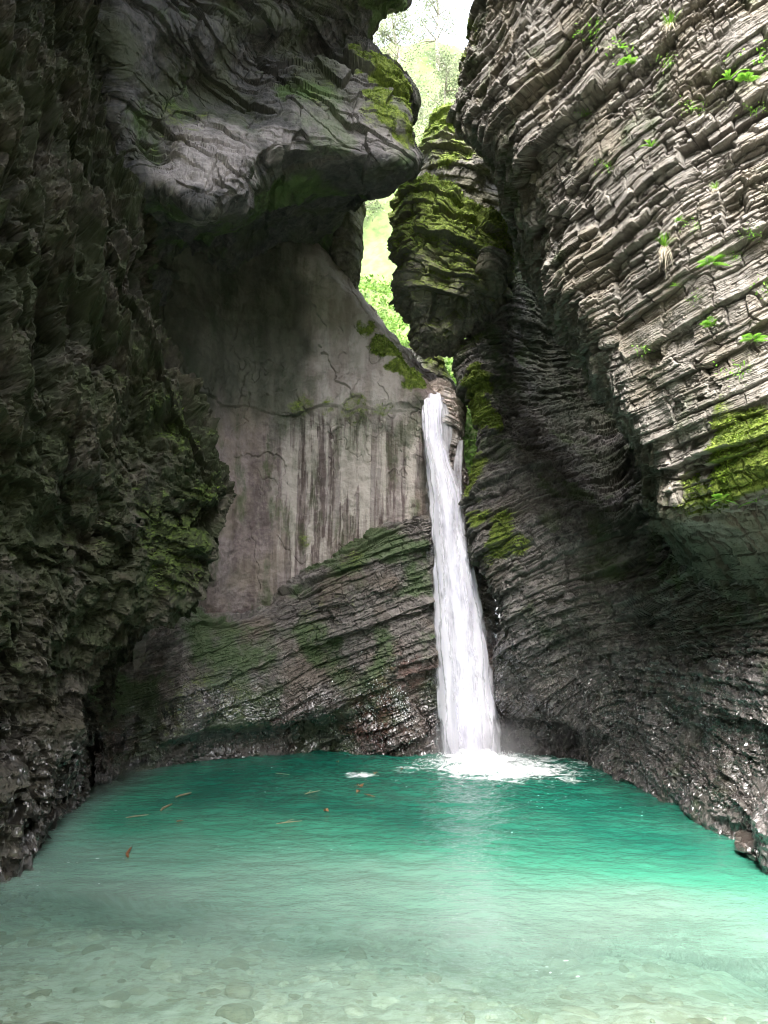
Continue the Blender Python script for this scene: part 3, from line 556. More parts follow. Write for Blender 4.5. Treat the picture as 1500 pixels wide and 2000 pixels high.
column_rock('rock_chute', [(752, 845, 872, 26.0, .5), (765, 825, 882, 26.0, .9), (790, 825, 897, 25.9, 1.1), (830, 828, 907, 25.8, 1.1), (880, 830, 907, 25.8, 1.0), (940, 832, 912, 25.8, 1.0), (1050, 832, 925, 25.9, 1.0), (1250, 832, 980, 26.0, 1.1), (1500, 832, 1010, 26.0, 1.2)],
            M_LIP, lipd, lambda V, N: .25 * sstep(9, 8, V[:, 2]) * 0, 'pale pinkish rock chute behind the upper waterfall', 'rock', 200, 420, wet=lambda V, N: sstep(11.2, 9.8, V[:, 2]))
column_rock('boulder', [(690, 790, 850, 31, .8), (705, 800, 868, 31, 1.2), (740, 812, 880, 31, 1.4), (790, 812, 900, 31, 1.4), (840, 812, 900, 31, 1.2)],
            M_BOULDER, boulder_disp(105, .4), up_moss(.7, .0), 'tan boulder with leafy moss seen just above the lip of the waterfall', 'boulder', 140, 120)
column_rock('boulder', [(1622, 1480, 1540, 13.6, .3), (1632, 1458, 1580, 13.6, .6), (1645, 1448, 1610, 13.5, .8), (1665, 1448, 1640, 13.4, .8), (1700, 1470, 1650, 13.2, .8), (1760, 1500, 1650, 12.9, .6)],
            M_BED, boulder_disp(107, .3, (U(1440, 1640, 13), U(1500, 1620, 12))), lambda V, N: V[:, 0] * 0, 'wet pinkish boulder at the right edge of the pool', 'boulder', 180, 140, wet=lambda V, N: V[:, 0] * 0 + 1)

# ------------------------------------------------------------------ POOL BED AND WATER
def bed_z(x, y):
    P = np.stack([x, y, x * 0], -1).reshape(-1, 3)
    d = 0.25 + 0.055 * np.clip(y - 4, 0, None) ** 1.0
    wv = noise(P, .22, 12, 3).reshape(x.shape)
    d = d + 2.6 * sstep(12.5, 20.5, y + 0.45 * x + 1.6 * wv) + .9 * sstep(8.5, 15.5, y + .3 * x + .9 * wv) - .25
    d = d + 1.0 * sstep(1.5, 0, y) * -0.35
    edge = sstep(1.4, 0.0, np.abs(np.minimum(x + 7.1, 0)))        # shallow rim on the far left
    d = d * (1 - .75 * sstep(-5.0, -6.9, x) * sstep(10, 14, y))
    d = np.minimum(d, .15 + 1.1 * np.clip(x + 6.9 + .25 * np.clip(12 - y, 0, 9), 0, 9))
    n = (noise(P, .5, 3, 3) * .10 + noise(P, 1.8, 4, 4) * .05).reshape(x.shape)
    return -d + n
nx, ny = int(500 * Q), int(620 * Q)
xs = np.linspace(-9, 9, nx); ys = np.linspace(-10, 29, ny); X, Y = np.meshgrid(xs, ys)
Z = bed_z(X, Y); Z = Z + 1.6 * sstep(1.0, -6, Y)
st = strata(np.stack([X, Y, Z], -1).reshape(-1, 3), unit((.1, .2, 1)), unit((1, .1, 0)), .2, .35, 121)
M_FLOOR, t = new_mat('pale_pool_gravel'); b = NB(t); P = b.coord()
vo = b.n('ShaderNodeTexVoronoi'); vo.inputs['Scale'].default_value = 4.5; t.links.new(b.coord((1, 1, .3)), vo.inputs['Vector']); vo.inputs['Randomness'].default_value = 1
c = b.mix(b.ramp(b.noise(3.2, 8, P, .75), .42, .58), rgb(.38, .37, .33), rgb(.25, .23, .18))
c = b.mix(b.math('MULTIPLY', b.ramp(vo.outputs['Distance'], .25, .6), .2), c, rgb(.2, .19, .13))
sc_ = b.n('ShaderNodeSeparateColor'); t.links.new(vo.outputs['Color'], sc_.inputs[0])
c = b.mix(b.math('MULTIPLY', b.ramp(sc_.outputs[0], .6, .9), .5), c, rgb(.46, .45, .41))
p = b.n('ShaderNodeBsdfPrincipled'); t.links.new(c, p.inputs['Base Color']); p.inputs['Roughness'].default_value = .9
bp = b.n('ShaderNodeBump'); bp.inputs['Strength'].default_value = .6; bp.inputs['Distance'].default_value = .08; t.links.new(vo.outputs['Distance'], bp.inputs['Height']); bp.invert = True; t.links.new(bp.outputs[0], p.inputs['Normal'])
oo = b.n('ShaderNodeOutputMaterial'); t.links.new(p.outputs[0], oo.inputs[0])
bedo = mesh_from('ground', np.stack([X, Y, Z], -1).reshape(-1, 3), grid_faces(ny, nx), M_FLOOR, smooth=True)
tag(bedo, 'pale gravel and stone bed seen through the shallow green water', kind='structure')

FALL = np.array(WL(920, 1480)[:2])
rg = np.random.RandomState(21); import bmesh; bm_ = bmesh.new(); bmesh.ops.create_icosphere(bm_, subdivisions=2, radius=1); BV = np.array([v.co[:] for v in bm_.verts]); bm_.verts.ensure_lookup_table(); BF = np.array([[v.index for v in f.verts] for f in bm_.faces]); bm_.free()
NS = 1500; sy = rg.uniform(4.5, 13.5, NS); sx_ = rg.uniform(-7, 7, NS); rr = .035 + .16 * rg.rand(NS) ** 3.5; sz_ = bed_z(sx_, sy)
sp_ = np.stack([sx_, sy, sz_ - rr * .15], 1); an = rg.uniform(0, 6.28, NS); ax = rg.uniform(.7, 1.5, (NS, 2))
Vst = BV[None] * np.stack([ax[:, 0], ax[:, 1], rg.uniform(.35, .6, NS)], 1)[:, None] * rr[:, None, None]
ca, sa = np.cos(an)[:, None], np.sin(an)[:, None]; Vst = np.stack([Vst[..., 0] * ca - Vst[..., 1] * sa, Vst[..., 0] * sa + Vst[..., 1] * ca, Vst[..., 2]], -1) + sp_[:, None]
Vst = Vst.reshape(-1, 3); Vst = Vst + noise(Vst, 6, 3, 2)[:, None] * .02; Fst = (BF[None] + len(BV) * np.arange(NS)[:, None, None]).reshape(-1, 3)
M_STONE, t = new_mat('pool_stones'); b = NB(t); P = b.coord(); cst = b.mix(b.ramp(b.attr('tone'), .2, .8), rgb(.16, .14, .10), rgb(.46, .44, .38)); cst = b.mix(b.math('MULTIPLY', b.ramp(b.noise(9, 5, P), .4, .6), .5), cst, rgb(.24, .21, .14))
p = b.n('ShaderNodeBsdfPrincipled'); t.links.new(cst, p.inputs['Base Color']); p.inputs['Roughness'].default_value = .8; oo = b.n('ShaderNodeOutputMaterial'); t.links.new(p.outputs[0], oo.inputs[0])
tag(mesh_from('pebbles', Vst, Fst, M_STONE, {'tone': rg.rand(NS).repeat(len(BV))}), 'brown and pale stones lying on the bed of the shallows', kind='stuff')
nx, ny = int(800 * Q), int(1100 * Q)
xs = np.linspace(-8.5, 8.5, nx); ys = 1.5 + (28 - 1.5) * np.linspace(0, 1, ny) ** 1.15; X, Y = np.meshgrid(xs, ys)
R = np.hypot(X - FALL[0], (Y - FALL[1]))
P2 = np.stack([X, Y, X * 0], -1).reshape(-1, 3)
near = np.exp(-R / 5.0)
ring = np.sin((R + .35 * noise(P2, .5, 2, 2).reshape(X.shape)) * 5.2)
H = ring * 0.026 * np.exp(-R / 7) * sstep(0, 2, R) + (noise(P2, (.9, 1.6, 1), 6, 3).reshape(X.shape)) * (.013 + .085 * near) + noise(P2, (3.5, 5.5, 1), 8, 3).reshape(X.shape) * (.005 + .035 * near)
H = H + 0.16 * np.exp(-(R / .9) ** 2)
M_WATER, t = new_mat('turquoise_pool_water'); b = NB(t); P = b.coord()
dep = b.attr('depth')
milky = b.mix(b.ramp(dep, .45, 1.6), rgb(.20, .31, .25), rgb(.045, .21, .135))
milky = b.mix(b.ramp(dep, 1.1, 3.2), milky, rgb(.009, .10, .068))
milky = b.mix(b.math('MULTIPLY', b.ramp(b.noise(.35, 4, P), .42, .62), .22), milky, rgb(.07, .26, .17))
dif = b.n('ShaderNodeBsdfDiffuse'); t.links.new(milky, dif.inputs[0])
trp = b.n('ShaderNodeBsdfTransparent'); t.links.new(b.mix(b.ramp(dep, .1, 1.4), rgb(.84, .96, .9), rgb(.20, .70, .55)), trp.inputs[0])
op = b.math('SUBTRACT', 1.0, b.math('POWER', 0.368, b.math('MULTIPLY', b.math('POWER', dep, 1.3), 2.1)), True)
body = b.n('ShaderNodeMixShader'); t.links.new(op, body.inputs[0]); t.links.new(trp.outputs[0], body.inputs[1]); t.links.new(dif.outputs[0], body.inputs[2])
gl = b.n('ShaderNodeBsdfGlossy'); gl.inputs['Roughness'].default_value = .10; gl.inputs[0].default_value = rgb(1, 1, 1)
bp = b.n('ShaderNodeBump'); bp.inputs['Strength'].default_value = .8; bp.inputs['Distance'].default_value = .022
t.links.new(b.math('ADD', b.noise(9, 4, b.coord((1, 1.6, 1)), .6, .4), b.math('MULTIPLY', b.noise(28, 3, P), .3)), bp.inputs['Height'])
t.links.new(bp.outputs[0], gl.inputs['Normal'])
fr = b.n('ShaderNodeFresnel'); fr.inputs[0].default_value = 1.33; t.links.new(bp.outputs[0], fr.inputs['Normal'])
wat = b.n('ShaderNodeMixShader'); t.links.new(fr.outputs[0], wat.inputs[0]); t.links.new(body.outputs[0], wat.inputs[1]); t.links.new(gl.outputs[0], wat.inputs[2])
foam = b.attr('foam'); fo = b.math('ADD', foam, b.math('MULTIPLY', b.math('SUBTRACT', b.noise(3.4, 8, b.coord((1, 1.2, 1)), .75, .8), .5), 2.6))
ff_ = b.math('MULTIPLY', b.ramp(fo, .30, 1.05), b.ramp(foam, .03, .3))
fd = b.n('ShaderNodeBsdfDiffuse'); fd.inputs[0].default_value = rgb(.86, .88, .90)
fin = b.n('ShaderNodeMixShader'); t.links.new(ff_, fin.inputs[0]); t.links.new(wat.outputs[0], fin.inputs[1]); t.links.new(fd.outputs[0], fin.inputs[2])
oo = b.n('ShaderNodeOutputMaterial'); t.links.new(fin.outputs[0], oo.inputs[0])
depth = -bed_z(X, Y)
Xf = X - FALL[0] - .55; Yf = Y - FALL[1] + 1.6
Rf = np.hypot(Xf / 1.75, Yf / 1.6); foam_glint = sstep(2.3, .0, Rf + .5 * noise(P2, .9, 71, 3).reshape(X.shape))
sm = WL(705, 1514); foam_glint = np.maximum(foam_glint, .6 * sstep(.5, .2, np.hypot((X - sm[0]) / 1.3, (Y - sm[1]))))
glint_flk = noise(P2, (13, 22, 1), 17, 1).reshape(X.shape) * (.55 + .6 * noise(P2, .5, 18, 2).reshape(X.shape))
foam_glint = np.maximum(foam_glint, .70 * (glint_flk > .60))  # small sun glints painted as white flecks, sharing the foam mask
wo_ = mesh_from('water', np.stack([X, Y, H], -1).reshape(-1, 3), grid_faces(ny, nx), M_WATER, {'depth': np.clip(depth, .02, 9), 'foam': foam_glint}, smooth=True)
tag(wo_, 'clear turquoise plunge pool, pale in the shallows and deep teal at the back', kind='structure')

# ------------------------------------------------------------------ WATERFALL
M_FALL, t = new_mat('falling_white_water'); b = NB(t)
cb = b.n('ShaderNodeCombineXYZ'); t.links.new(b.math('MULTIPLY', b.attr('across'), 1.0), cb.inputs[0]); t.links.new(b.math('MULTIPLY', b.attr('down'), .085), cb.inputs[1]); t.links.new(b.attr('layer'), cb.inputs[2])
s1 = b.noise(5.0, 4, cb.outputs[0], .55, .15); s2 = b.noise(22.0, 3, cb.outputs[0], .6, .1)
cb2 = b.n('ShaderNodeCombineXYZ'); t.links.new(b.attr('across'), cb2.inputs[0]); t.links.new(b.math('MULTIPLY', b.attr('down'), .28), cb2.inputs[1]); t.links.new(b.attr('layer'), cb2.inputs[2])
s3 = b.noise(4.5, 6, cb2.outputs[0], .7, .5)
den = b.math('ADD', b.math('ADD', b.math('MULTIPLY', s1, .30), b.math('MULTIPLY', s2, .30)), b.math('MULTIPLY', s3, .40))
al = b.math('ADD', b.attr('dense'), b.math('MULTIPLY', b.math('SUBTRACT', den, .47), 3.0), True)
c = b.mix(b.ramp(den, .38, .54), rgb(.80, .79, .91), rgb(.93, .915, .98))
df = b.n('ShaderNodeBsdfDiffuse'); t.links.new(c, df.inputs[0]); tl = b.n('ShaderNodeBsdfTranslucent'); t.links.new(c, tl.inputs[0])
m1 = b.n('ShaderNodeMixShader'); m1.inputs[0].default_value = .35; t.links.new(df.outputs[0], m1.inputs[1]); t.links.new(tl.outputs[0], m1.inputs[2])
tr = b.n('ShaderNodeBsdfTransparent'); m2 = b.n('ShaderNodeMixShader'); t.links.new(al, m2.inputs[0]); t.links.new(tr.outputs[0], m2.inputs[1]); t.links.new(m1.outputs[0], m2.inputs[2])
oo = b.n('ShaderNodeOutputMaterial'); t.links.new(m2.outputs[0], oo.inputs[0])
FR = [(762, 824, 860, 25.3), (776, 823, 863, 24.5), (810, 823, 865, 24.05), (850, 825, 866, 23.95), (880, 828, 872, 23.9), (905, 831, 880, 23.85), (935, 834, 893, 23.8), (975, 837, 904, 23.75), (1050, 840, 914, 23.7),
      (1120, 843, 928, 23.65), (1200, 846, 945, 23.6), (1300, 850, 961, 23.5), (1400, 855, 972, 23.45), (1478, 859, 980, 23.4), (1492, 859, 982, 23.35)]
froot = bpy.data.objects.new('waterfall', None); COL.objects.link(froot); froot.location = WL(920, 1480)
tag(froot, 'tall narrow white waterfall pouring from the gap into the pool', 'waterfall')
def sheet(name, rows, dy, shrink, dense0, layer, nu=70, nv=420, mul=1.0, soft=.6):
    Cs = []
    for (py, xl, xr, Yy) in rows:
        cx, r = (xl + xr) / 2, (xr - xl) / 2 * shrink; row = []
        for k in range(9):
            a = -1 + 2 * k / 8; row.append(U(cx + r * a, py, Yy + dy + .45 * a * a * (r / 55)))
        Cs.append(row)
    C = np.array(Cs); G = surface(C, nu, nv); nv_, nu_ = G.shape[:2]; P = G.reshape(-1, 3)
    a = np.tile(np.linspace(-1, 1, nu_), nv_)
    wdt = np.linalg.norm(G[:, -1] - G[:, 0], axis=1).repeat(nu_)
    P = P + np.stack([P[:, 0] * 0, -noise(P, (3, 1, .35), layer, 2) * .1, P[:, 0] * 0], 1)
    pz = P[:, 2]
    edge = sstep(1.05, soft, np.abs(a) + .22 * noise(P, (2.5, 1, .8), layer, 4))
    de = dense0 * mul * (edge * 1.8 - .7 + .15 * sstep(7, 11, pz))
    loc = P - np.array(froot.location)
    o = mesh_from(name, loc, grid_faces(nv_, nu_), M_FALL, {'across': a * wdt * .5, 'down': pz, 'layer': a * 0 + layer * 1.7, 'dense': de}, parent=froot, smooth=True)
    return o
sheet('water_sheet', FR, -.25, .86, 1.35, 1, soft=.55)
sheet('water_sheet', FR, .0, .99, 1.25, 2, soft=.7)
sheet('water_sheet', FR, .2, 1.08, .6, 3)
sheet('water_sheet', FR, -.36, .74, .9, 4, soft=.0)
sheet('water_veil', FR, .1, 1.25, .22, 5, soft=.3)
VR = [(775, 852, 868, 24.75), (800, 854, 878, 24.7), (830, 856, 883, 24.7), (860, 857, 884, 24.7), (885, 858, 880, 24.7), (905, 862, 880, 24.6), (925, 870, 890, 24.5)]
sheet('side_trickle', VR, 0, 1.0, .38, 6, 30, 160)
VR2 = [(860, 896, 905, 24.7), (900, 886, 904, 24.6), (930, 886, 903, 24.5), (965, 893, 903, 24.3)]
sheet('side_trickle', VR2, 0, 1.0, .35, 7, 20, 90)
# splash at the foot: foam mound and flying drops
M_FOAM = simple('white_foam', (.86, .88, .9), (.92, .93, .95), 8, .6)
rngs = np.random.RandomState(3)
def drops(n, sx, sy, sz, r0, r1, cx, cy, seed):
    rg = np.random.RandomState(seed); base = np.array([[1, 0, 0], [-1, 0, 0], [0, 1, 0], [0, -1, 0], [0, 0, 1], [0, 0, -1.0]])
    fc = np.array([[0, 2, 4], [2, 1, 4], [1, 3, 4], [3, 0, 4], [2, 0, 5], [1, 2, 5], [3, 1, 5], [0, 3, 5]])
    pos = np.stack([rg.normal(0, sx, n) + cx, rg.normal(0, sy, n) + cy, np.abs(rg.normal(0, sz, n)) + .01], 1)
    rr = rg.uniform(r0, r1, n) * np.where(pos[:, 2] > .3, .6, 1)
    V = (base[None] * rr[:, None, None] * np.array([1, 1, 1.5]) + pos[:, None]).reshape(-1, 3)
    return V, (fc[None] + 6 * np.arange(n)[:, None, None]).reshape(-1, 3)
V1, F1 = drops(3800, .5, .5, .12, .004, .016, FALL[0] + .1, FALL[1] - .8, 1); V2, F2 = drops(700, .95, .7, .04, .004, .010, FALL[0] + .4, FALL[1] - 1.4, 2)
rg = np.random.RandomState(9); Vd, Nd = SURF['rock_ledge']; qx, qy, _f = PIX(Vd)
wgt = (np.exp(-((qx - 745) / 60) ** 2 - ((qy - 1380) / 65) ** 2) + .5 * np.exp(-((qx - 640) / 150) ** 2 - ((qy - 1455) / 22) ** 2)) * (Vd[:, 2] > .05) * np.clip(-Nd[:, 1], 0, 1) * (noise(Vd, 1.6, 3, 2) > 0.15)
kd = rg.choice(len(Vd), 420, p=wgt / wgt.sum()); base = np.array([[1, 0, 0], [-1, 0, 0], [0, 1, 0], [0, -1, 0], [0, 0, 1], [0, 0, -1.0]])
fc = np.array([[0, 2, 4], [2, 1, 4], [1, 3, 4], [3, 0, 4], [2, 0, 5], [1, 2, 5], [3, 1, 5], [0, 3, 5]])
V3 = (base[None] * rg.uniform(.004, .014, 420)[:, None, None] * np.array([1, .6, 2.2]) + (Vd[kd] + Nd[kd] * .02)[:, None]).reshape(-1, 3); F3 = (fc[None] + 6 * np.arange(420)[:, None, None]).reshape(-1, 3)  # white specks on the ledge imitate glints of dripping water
o = mesh_from('splash_drops', np.concatenate([V1, V2, V3]), np.concatenate([F1, F2 + len(V1), F3 + len(V1) + len(V2)]), M_FOAM, smooth=True)
tag(o, 'white spray and drops flying up where the fall strikes the pool, with white drip glints on the ledge', kind='stuff')

th_, ph_ = np.meshgrid(np.linspace(0, 2 * np.pi, 120, endpoint=False), np.linspace(0.02, np.pi / 2, 50))
Gm = np.stack([1.0 * np.cos(th_) * np.sin(ph_) , .6 * np.sin(th_) * np.sin(ph_), .30 * np.cos(ph_) ** 1.6 - .03], -1).reshape(-1, 3)
Gm = Gm * (1 + .5 * noise(Gm, 2.6, 6, 5))[:, None] + np.array([0, 0, 1]) * (np.abs(noise(Gm, 5, 9, 3)) * .10 * sstep(.0, .2, Gm[:, 2]))[:, None] + [FALL[0] + .1, FALL[1] - .75, 0]
tag(mesh_from('foam', Gm, grid_faces(50, 120, True), M_FOAM, smooth=True), 'churning white foam heaped at the foot of the waterfall', kind='stuff')

# ------------------------------------------------------------------ BEYOND THE GAP: slope, woods
def slope_pts(nx_, ny_):
    x = np.linspace(-60, 60, nx_); y = np.linspace(0, 1, ny_); X, T = np.meshgrid(x, y)
    Yy = np.interp(T, [0, .25, .5, .75, 1], [27.5, 33, 42, 62, 105]); Zz = np.interp(T, [0, .25, .5, .75, 1], [5.5, 11, 19.0, 34, 92])
    return X, Yy, Zz
X, Yy, Zz = slope_pts(int(360 * Q) + 40, int(360 * Q) + 40)
Pp = np.stack([X, Yy, Zz], -1).reshape(-1, 3)
Pp[:, 2] += noise(Pp, .12, 9, 3) * 2.2 + noise(Pp, .6, 10, 3) * .5 + .35 * np.abs(X.ravel() + 1.5) * sstep(60, 30, Pp[:, 1]); 
M_SLOPE = simple('leafy_slope_soil', (.05, .08, .02), (.10, .14, .04), 1.2)
hill = mesh_from('hillside', Pp, grid_faces(*X.shape), M_SLOPE, smooth=True)
tag(hill, 'steep bright green hillside behind the gap', kind='structure')
M_LEAF = simple('bright_undergrowth_leaves', (.05, .11, .015), (.15, .25, .05), 1.5, transl=.45)
M_TLEAF = simple('tree_leaves', (.10, .12, .07), (.30, .33, .22), .6, transl=.4)
M_BARK = simple('grey_bark', (.16, .14, .11), (.28, .26, .22), 4)
def leaf_cloud(P, Nrm, size, seed, flat=.6):
    """small pointed leaves at the points P"""
    rg = np.random.RandomState(seed); n = len(P); a = rg.normal(size=(n, 3)); a += Nrm * flat * 0
    a /= np.linalg.norm(a, axis=1)[:, None]; bb = np.cross(a, rg.normal(size=(n, 3)) + Nrm * flat * 3); bb /= np.linalg.norm(bb, axis=1)[:, None] + 1e-9
    s = (size * rg.uniform(.5, 1.5, n))[:, None]
    V = np.stack([P, P + a * s * .5 + bb * s * .28, P + a * s, P + a * s * .5 - bb * s * .28], 1).reshape(-1, 3)
    return V, np.arange(4 * n).reshape(n, 4)
rg = np.random.RandomState(5)
idx = rg.choice(len(Pp), 60000, p=(lambda w_: w_ / w_.sum())(np.exp(-((Pp[:, 0] - .4) / 7) ** 2) * (Pp[:, 1] < 62)))
Pl = Pp[idx] + rg.normal(size=(60000, 3)) * [.25, .25, .2] + [0, 0, .2]
V, Fq = leaf_cloud(Pl, np.array([[0, -.5, .8]]), .26, 6)
tag(mesh_from('undergrowth', V, Fq, M_LEAF), 'sunlit leafy undergrowth covering the slope behind the gap', kind='stuff')
def tube(path, rad, k=6):
    path = np.array(path, float); n = len(path); d = np.gradient(path, axis=0); d /= np.linalg.norm(d, axis=1)[:, None] + 1e-9
    ref = np.array([.3, .9, .2]); u = np.cross(d, ref); u /= np.linalg.norm(u, axis=1)[:, None] + 1e-9; v = np.cross(d, u)
    a = np.linspace(0, 2 * np.pi, k, endpoint=False)
    V = path[:, None] + np.array(rad)[:, None, None] * (np.cos(a)[None, :, None] * u[:, None] + np.sin(a)[None, :, None] * v[:, None])
    f = grid_faces(n, k, True); V = V.reshape(-1, 3); m = len(V)
    V = np.concatenate([V, path[:1], path[-1:]]); q = np.arange(k); q2 = (q + 1) % k
    caps = np.concatenate([np.stack([q2, q, q * 0 + m, q * 0 + m], 1), np.stack([(n - 1) * k + q, (n - 1) * k + q2, q * 0 + m + 1, q * 0 + m + 1], 1)])
    tri = np.concatenate([f[:, [0, 1, 2]], f[:, [0, 2, 3]], caps[:, :3]]); return V, tri
def join(parts):
    Vs, Fs, o_ = [], [], 0
    for V, f in parts: Vs.append(V); Fs.append(f + o_); o_ += len(V)
    return np.concatenate(Vs), np.concatenate(Fs)
def ground_z(x, y):
    k = np.argmin((Pp[:, 0] - x) ** 2 + (Pp[:, 1] - y) ** 2); return Pp[k, 2]
TL_ = [(-3.4, 66, 12, 'slender pale tree at the left of the bright gap, just behind the overhang nose'), (2.2, 72, 14, 'pale tree with a straight trunk in the middle of the bright gap'),
       (6.8, 76, 13, 'pale leafy tree at the right of the bright gap beside the mossy cliff edge'), (-5, 84, 15, 'tall washed out tree high on the slope at the upper left of the gap'),
       (1.6, 90, 15, 'distant washed out tree at the top middle of the gap'), (7.5, 96, 16, 'distant washed out tree at the top right of the gap'), (4.2, 58, 8, 'small bright green tree low in the gap above the mossy wedge boulder')]
for i, (x, y, h, lab) in enumerate(TL_):
    rg = np.random.RandomState(40 + i); z = ground_z(x, y) - .3
    root = bpy.data.objects.new('tree', None); COL.objects.link(root); root.location = (x, y, z)
    tag(root, lab, 'tree', 'trees on the slope beyond the gap')
    path = [(rg.normal(0, .08) * k, rg.normal(0, .08) * k, h * k / 7) for k in range(8)]; parts = [tube(path, np.linspace(.022 * h, .005 * h, 8))]
    cl = []
    for k in range(26):
        t_ = rg.uniform(.3, 1); p0 = np.array(path[int(t_ * 7)]); a = rg.uniform(0, 6.28); L = h * .34 * (1.15 - t_) + .5
        p1 = p0 + np.array([math.cos(a) * L, math.sin(a) * L, L * rg.uniform(.2, .8)]); mid = (p0 + p1) / 2 + [0, 0, -.1 * L]
        parts.append(tube([p0, mid, p1], [.007 * h, .004 * h, .001 * h], 4))
        for q in range(3): cl.append(p0 + (p1 - p0) * rg.uniform(.45, 1.1) + rg.normal(0, .3, 3))
    V, f = join(parts); mesh_from('trunk', V, f, M_BARK, parent=root)
    cl = np.array(cl); pl = cl[rg.randint(0, len(cl), 5200)] + rg.normal(size=(5200, 3)) * .42 * (h / 10)
    V, f = leaf_cloud(pl, np.array([[0, 0, 1.]]), .24, 60 + i); mesh_from('crown', V, f, M_TLEAF, parent=root)

xr = np.linspace(-40, 40, 120); yr = np.linspace(-8.5, -45, 60); Xr, Yr = np.meshgrid(xr, yr)  # unseen slope added behind the camera to cut light in the gorge
Zr = .8 + (-8.5 - Yr) * .95; Pr = np.stack([Xr, Yr, Zr], -1).reshape(-1, 3); Pr[:, 2] += noise(Pr, .15, 19, 4) * 2.0
tag(mesh_from('shade_slope', Pr, grid_faces(60, 120)[:, ::-1], M_SLOPE, smooth=True), 'unseen bare slope added behind the viewer to darken the gorge', kind='structure')

# ------------------------------------------------------------------ MOSS TUFTS on the mossy rock
M_MOSS = simple('moss_fronds', (.06, .10, .013), (.20, .29, .035), 5, transl=.3)
rg = np.random.RandomState(11); Vs = []; Ns = []
for (V, N, mo) in MOSSY:
    px, py, f = PIX(V); inview = (px > -60) & (px < 1560) & (py > -60) & (py < 1700) & (V[:, 1] > 3)
    wgt = np.clip(mo - .45, 0, 1) * np.clip(N[:, 2] + .35 + .6 * noise(V, 2.5, 8, 2), 0, 1) * inview
    n = int(min(30000, wgt.sum() * .9 / Q ** 2 * .35))
    if n < 30: continue
    k = rg.choice(len(V), n, p=wgt / wgt.sum()); Vs.append(V[k]); Ns.append(N[k])
Vs = np.concatenate(Vs); Ns = np.concatenate(Ns); n = len(Vs)
P = Vs + Ns * .01
dirs = Ns * .8 + rg.normal(size=(n, 3)) * .55 + np.array([0, 0, -.15]); dirs /= np.linalg.norm(dirs, axis=1)[:, None]
sd_ = np.cross(dirs, rg.normal(size=(n, 3))); sd_ /= np.linalg.norm(sd_, axis=1)[:, None]
L = (.035 * rg.uniform(.6, 1.8, n) * (Vs[:, 1] / 14) ** .6)[:, None]
V = np.stack([P - sd_ * L * .35, P + sd_ * L * .35, P + dirs * L * 1.2], 1).reshape(-1, 3)
tag(mesh_from('moss', V, np.arange(3 * n).reshape(n, 3), M_MOSS), 'bright green moss tufts growing on the ledges and boulders', kind='stuff')
print('moss tufts', n)

# ------------------------------------------------------------------ PLANTS ON THE RIGHT CLIFF
M_GRASS = simple('fresh_grass_blades', (.10, .26, .02), (.22, .42, .05), 20, .6, .35)
M_DRY = simple('dry_grass_blades', (.34, .30, .20), (.50, .45, .36), 20, .8, .2)
M_FERN = simple('fern_green', (.12, .32, .03), (.26, .50, .07), 20, .6, .35)
def wall_point(px, py):
    V, N = SURF['_F']; qx, qy, f = PIX(V); m = (np.abs(qx - px) < 9) & (np.abs(qy - py) < 9) & (V[:, 1] > 3)
    if not m.any(): return None
    k = np.where(m)[0]; k = k[np.argmin(V[k, 1] + .004 * np.hypot(qx[k] - px, qy[k] - py) )]; n = N[k]
    return V[k], n
SURF['_F'] = (MOSSY[5][0], MOSSY[5][1])
def blade(p0, d, L, wd, droop, rg, seg=5):
    d = unit(d); side = np.cross(d, [0, 0, 1.]); side = side / (np.linalg.norm(side) + 1e-6); pts = []
    for k in range(seg + 1):
        t_ = k / seg; c = np.array(p0) + d * L * t_ + np.array([0, 0, -droop * L * t_ * t_]); w_ = wd * (1 - t_) ** .6 * (.6 + .8 * t_ if t_ < .5 else 1)
        pts += [c - side * w_, c + side * w_]
    return np.array(pts), np.array([[2 * k, 2 * k + 1, 2 * k + 3, 2 * k + 2] for k in range(seg)])
def frond(p0, d, L, droop, rg, leaf=.22):
    d = unit(d); side = unit(np.cross(d, [0, .2, 1.])); parts = [blade(p0, d, L, .006, droop, rg, 6)]
    for k in range(3, 16):
        t_ = k / 16; c = np.array(p0) + d * L * t_ + np.array([0, 0, -droop * L * t_ * t_]); l = L * leaf * math.sin(math.pi * (.15 + .85 * t_)) + .01
        for s in (-1, 1): parts.append(blade(c, side * s + d * .35 + [0, 0, -.1], l, l * .16, .2, rg, 2))
    return join(parts)
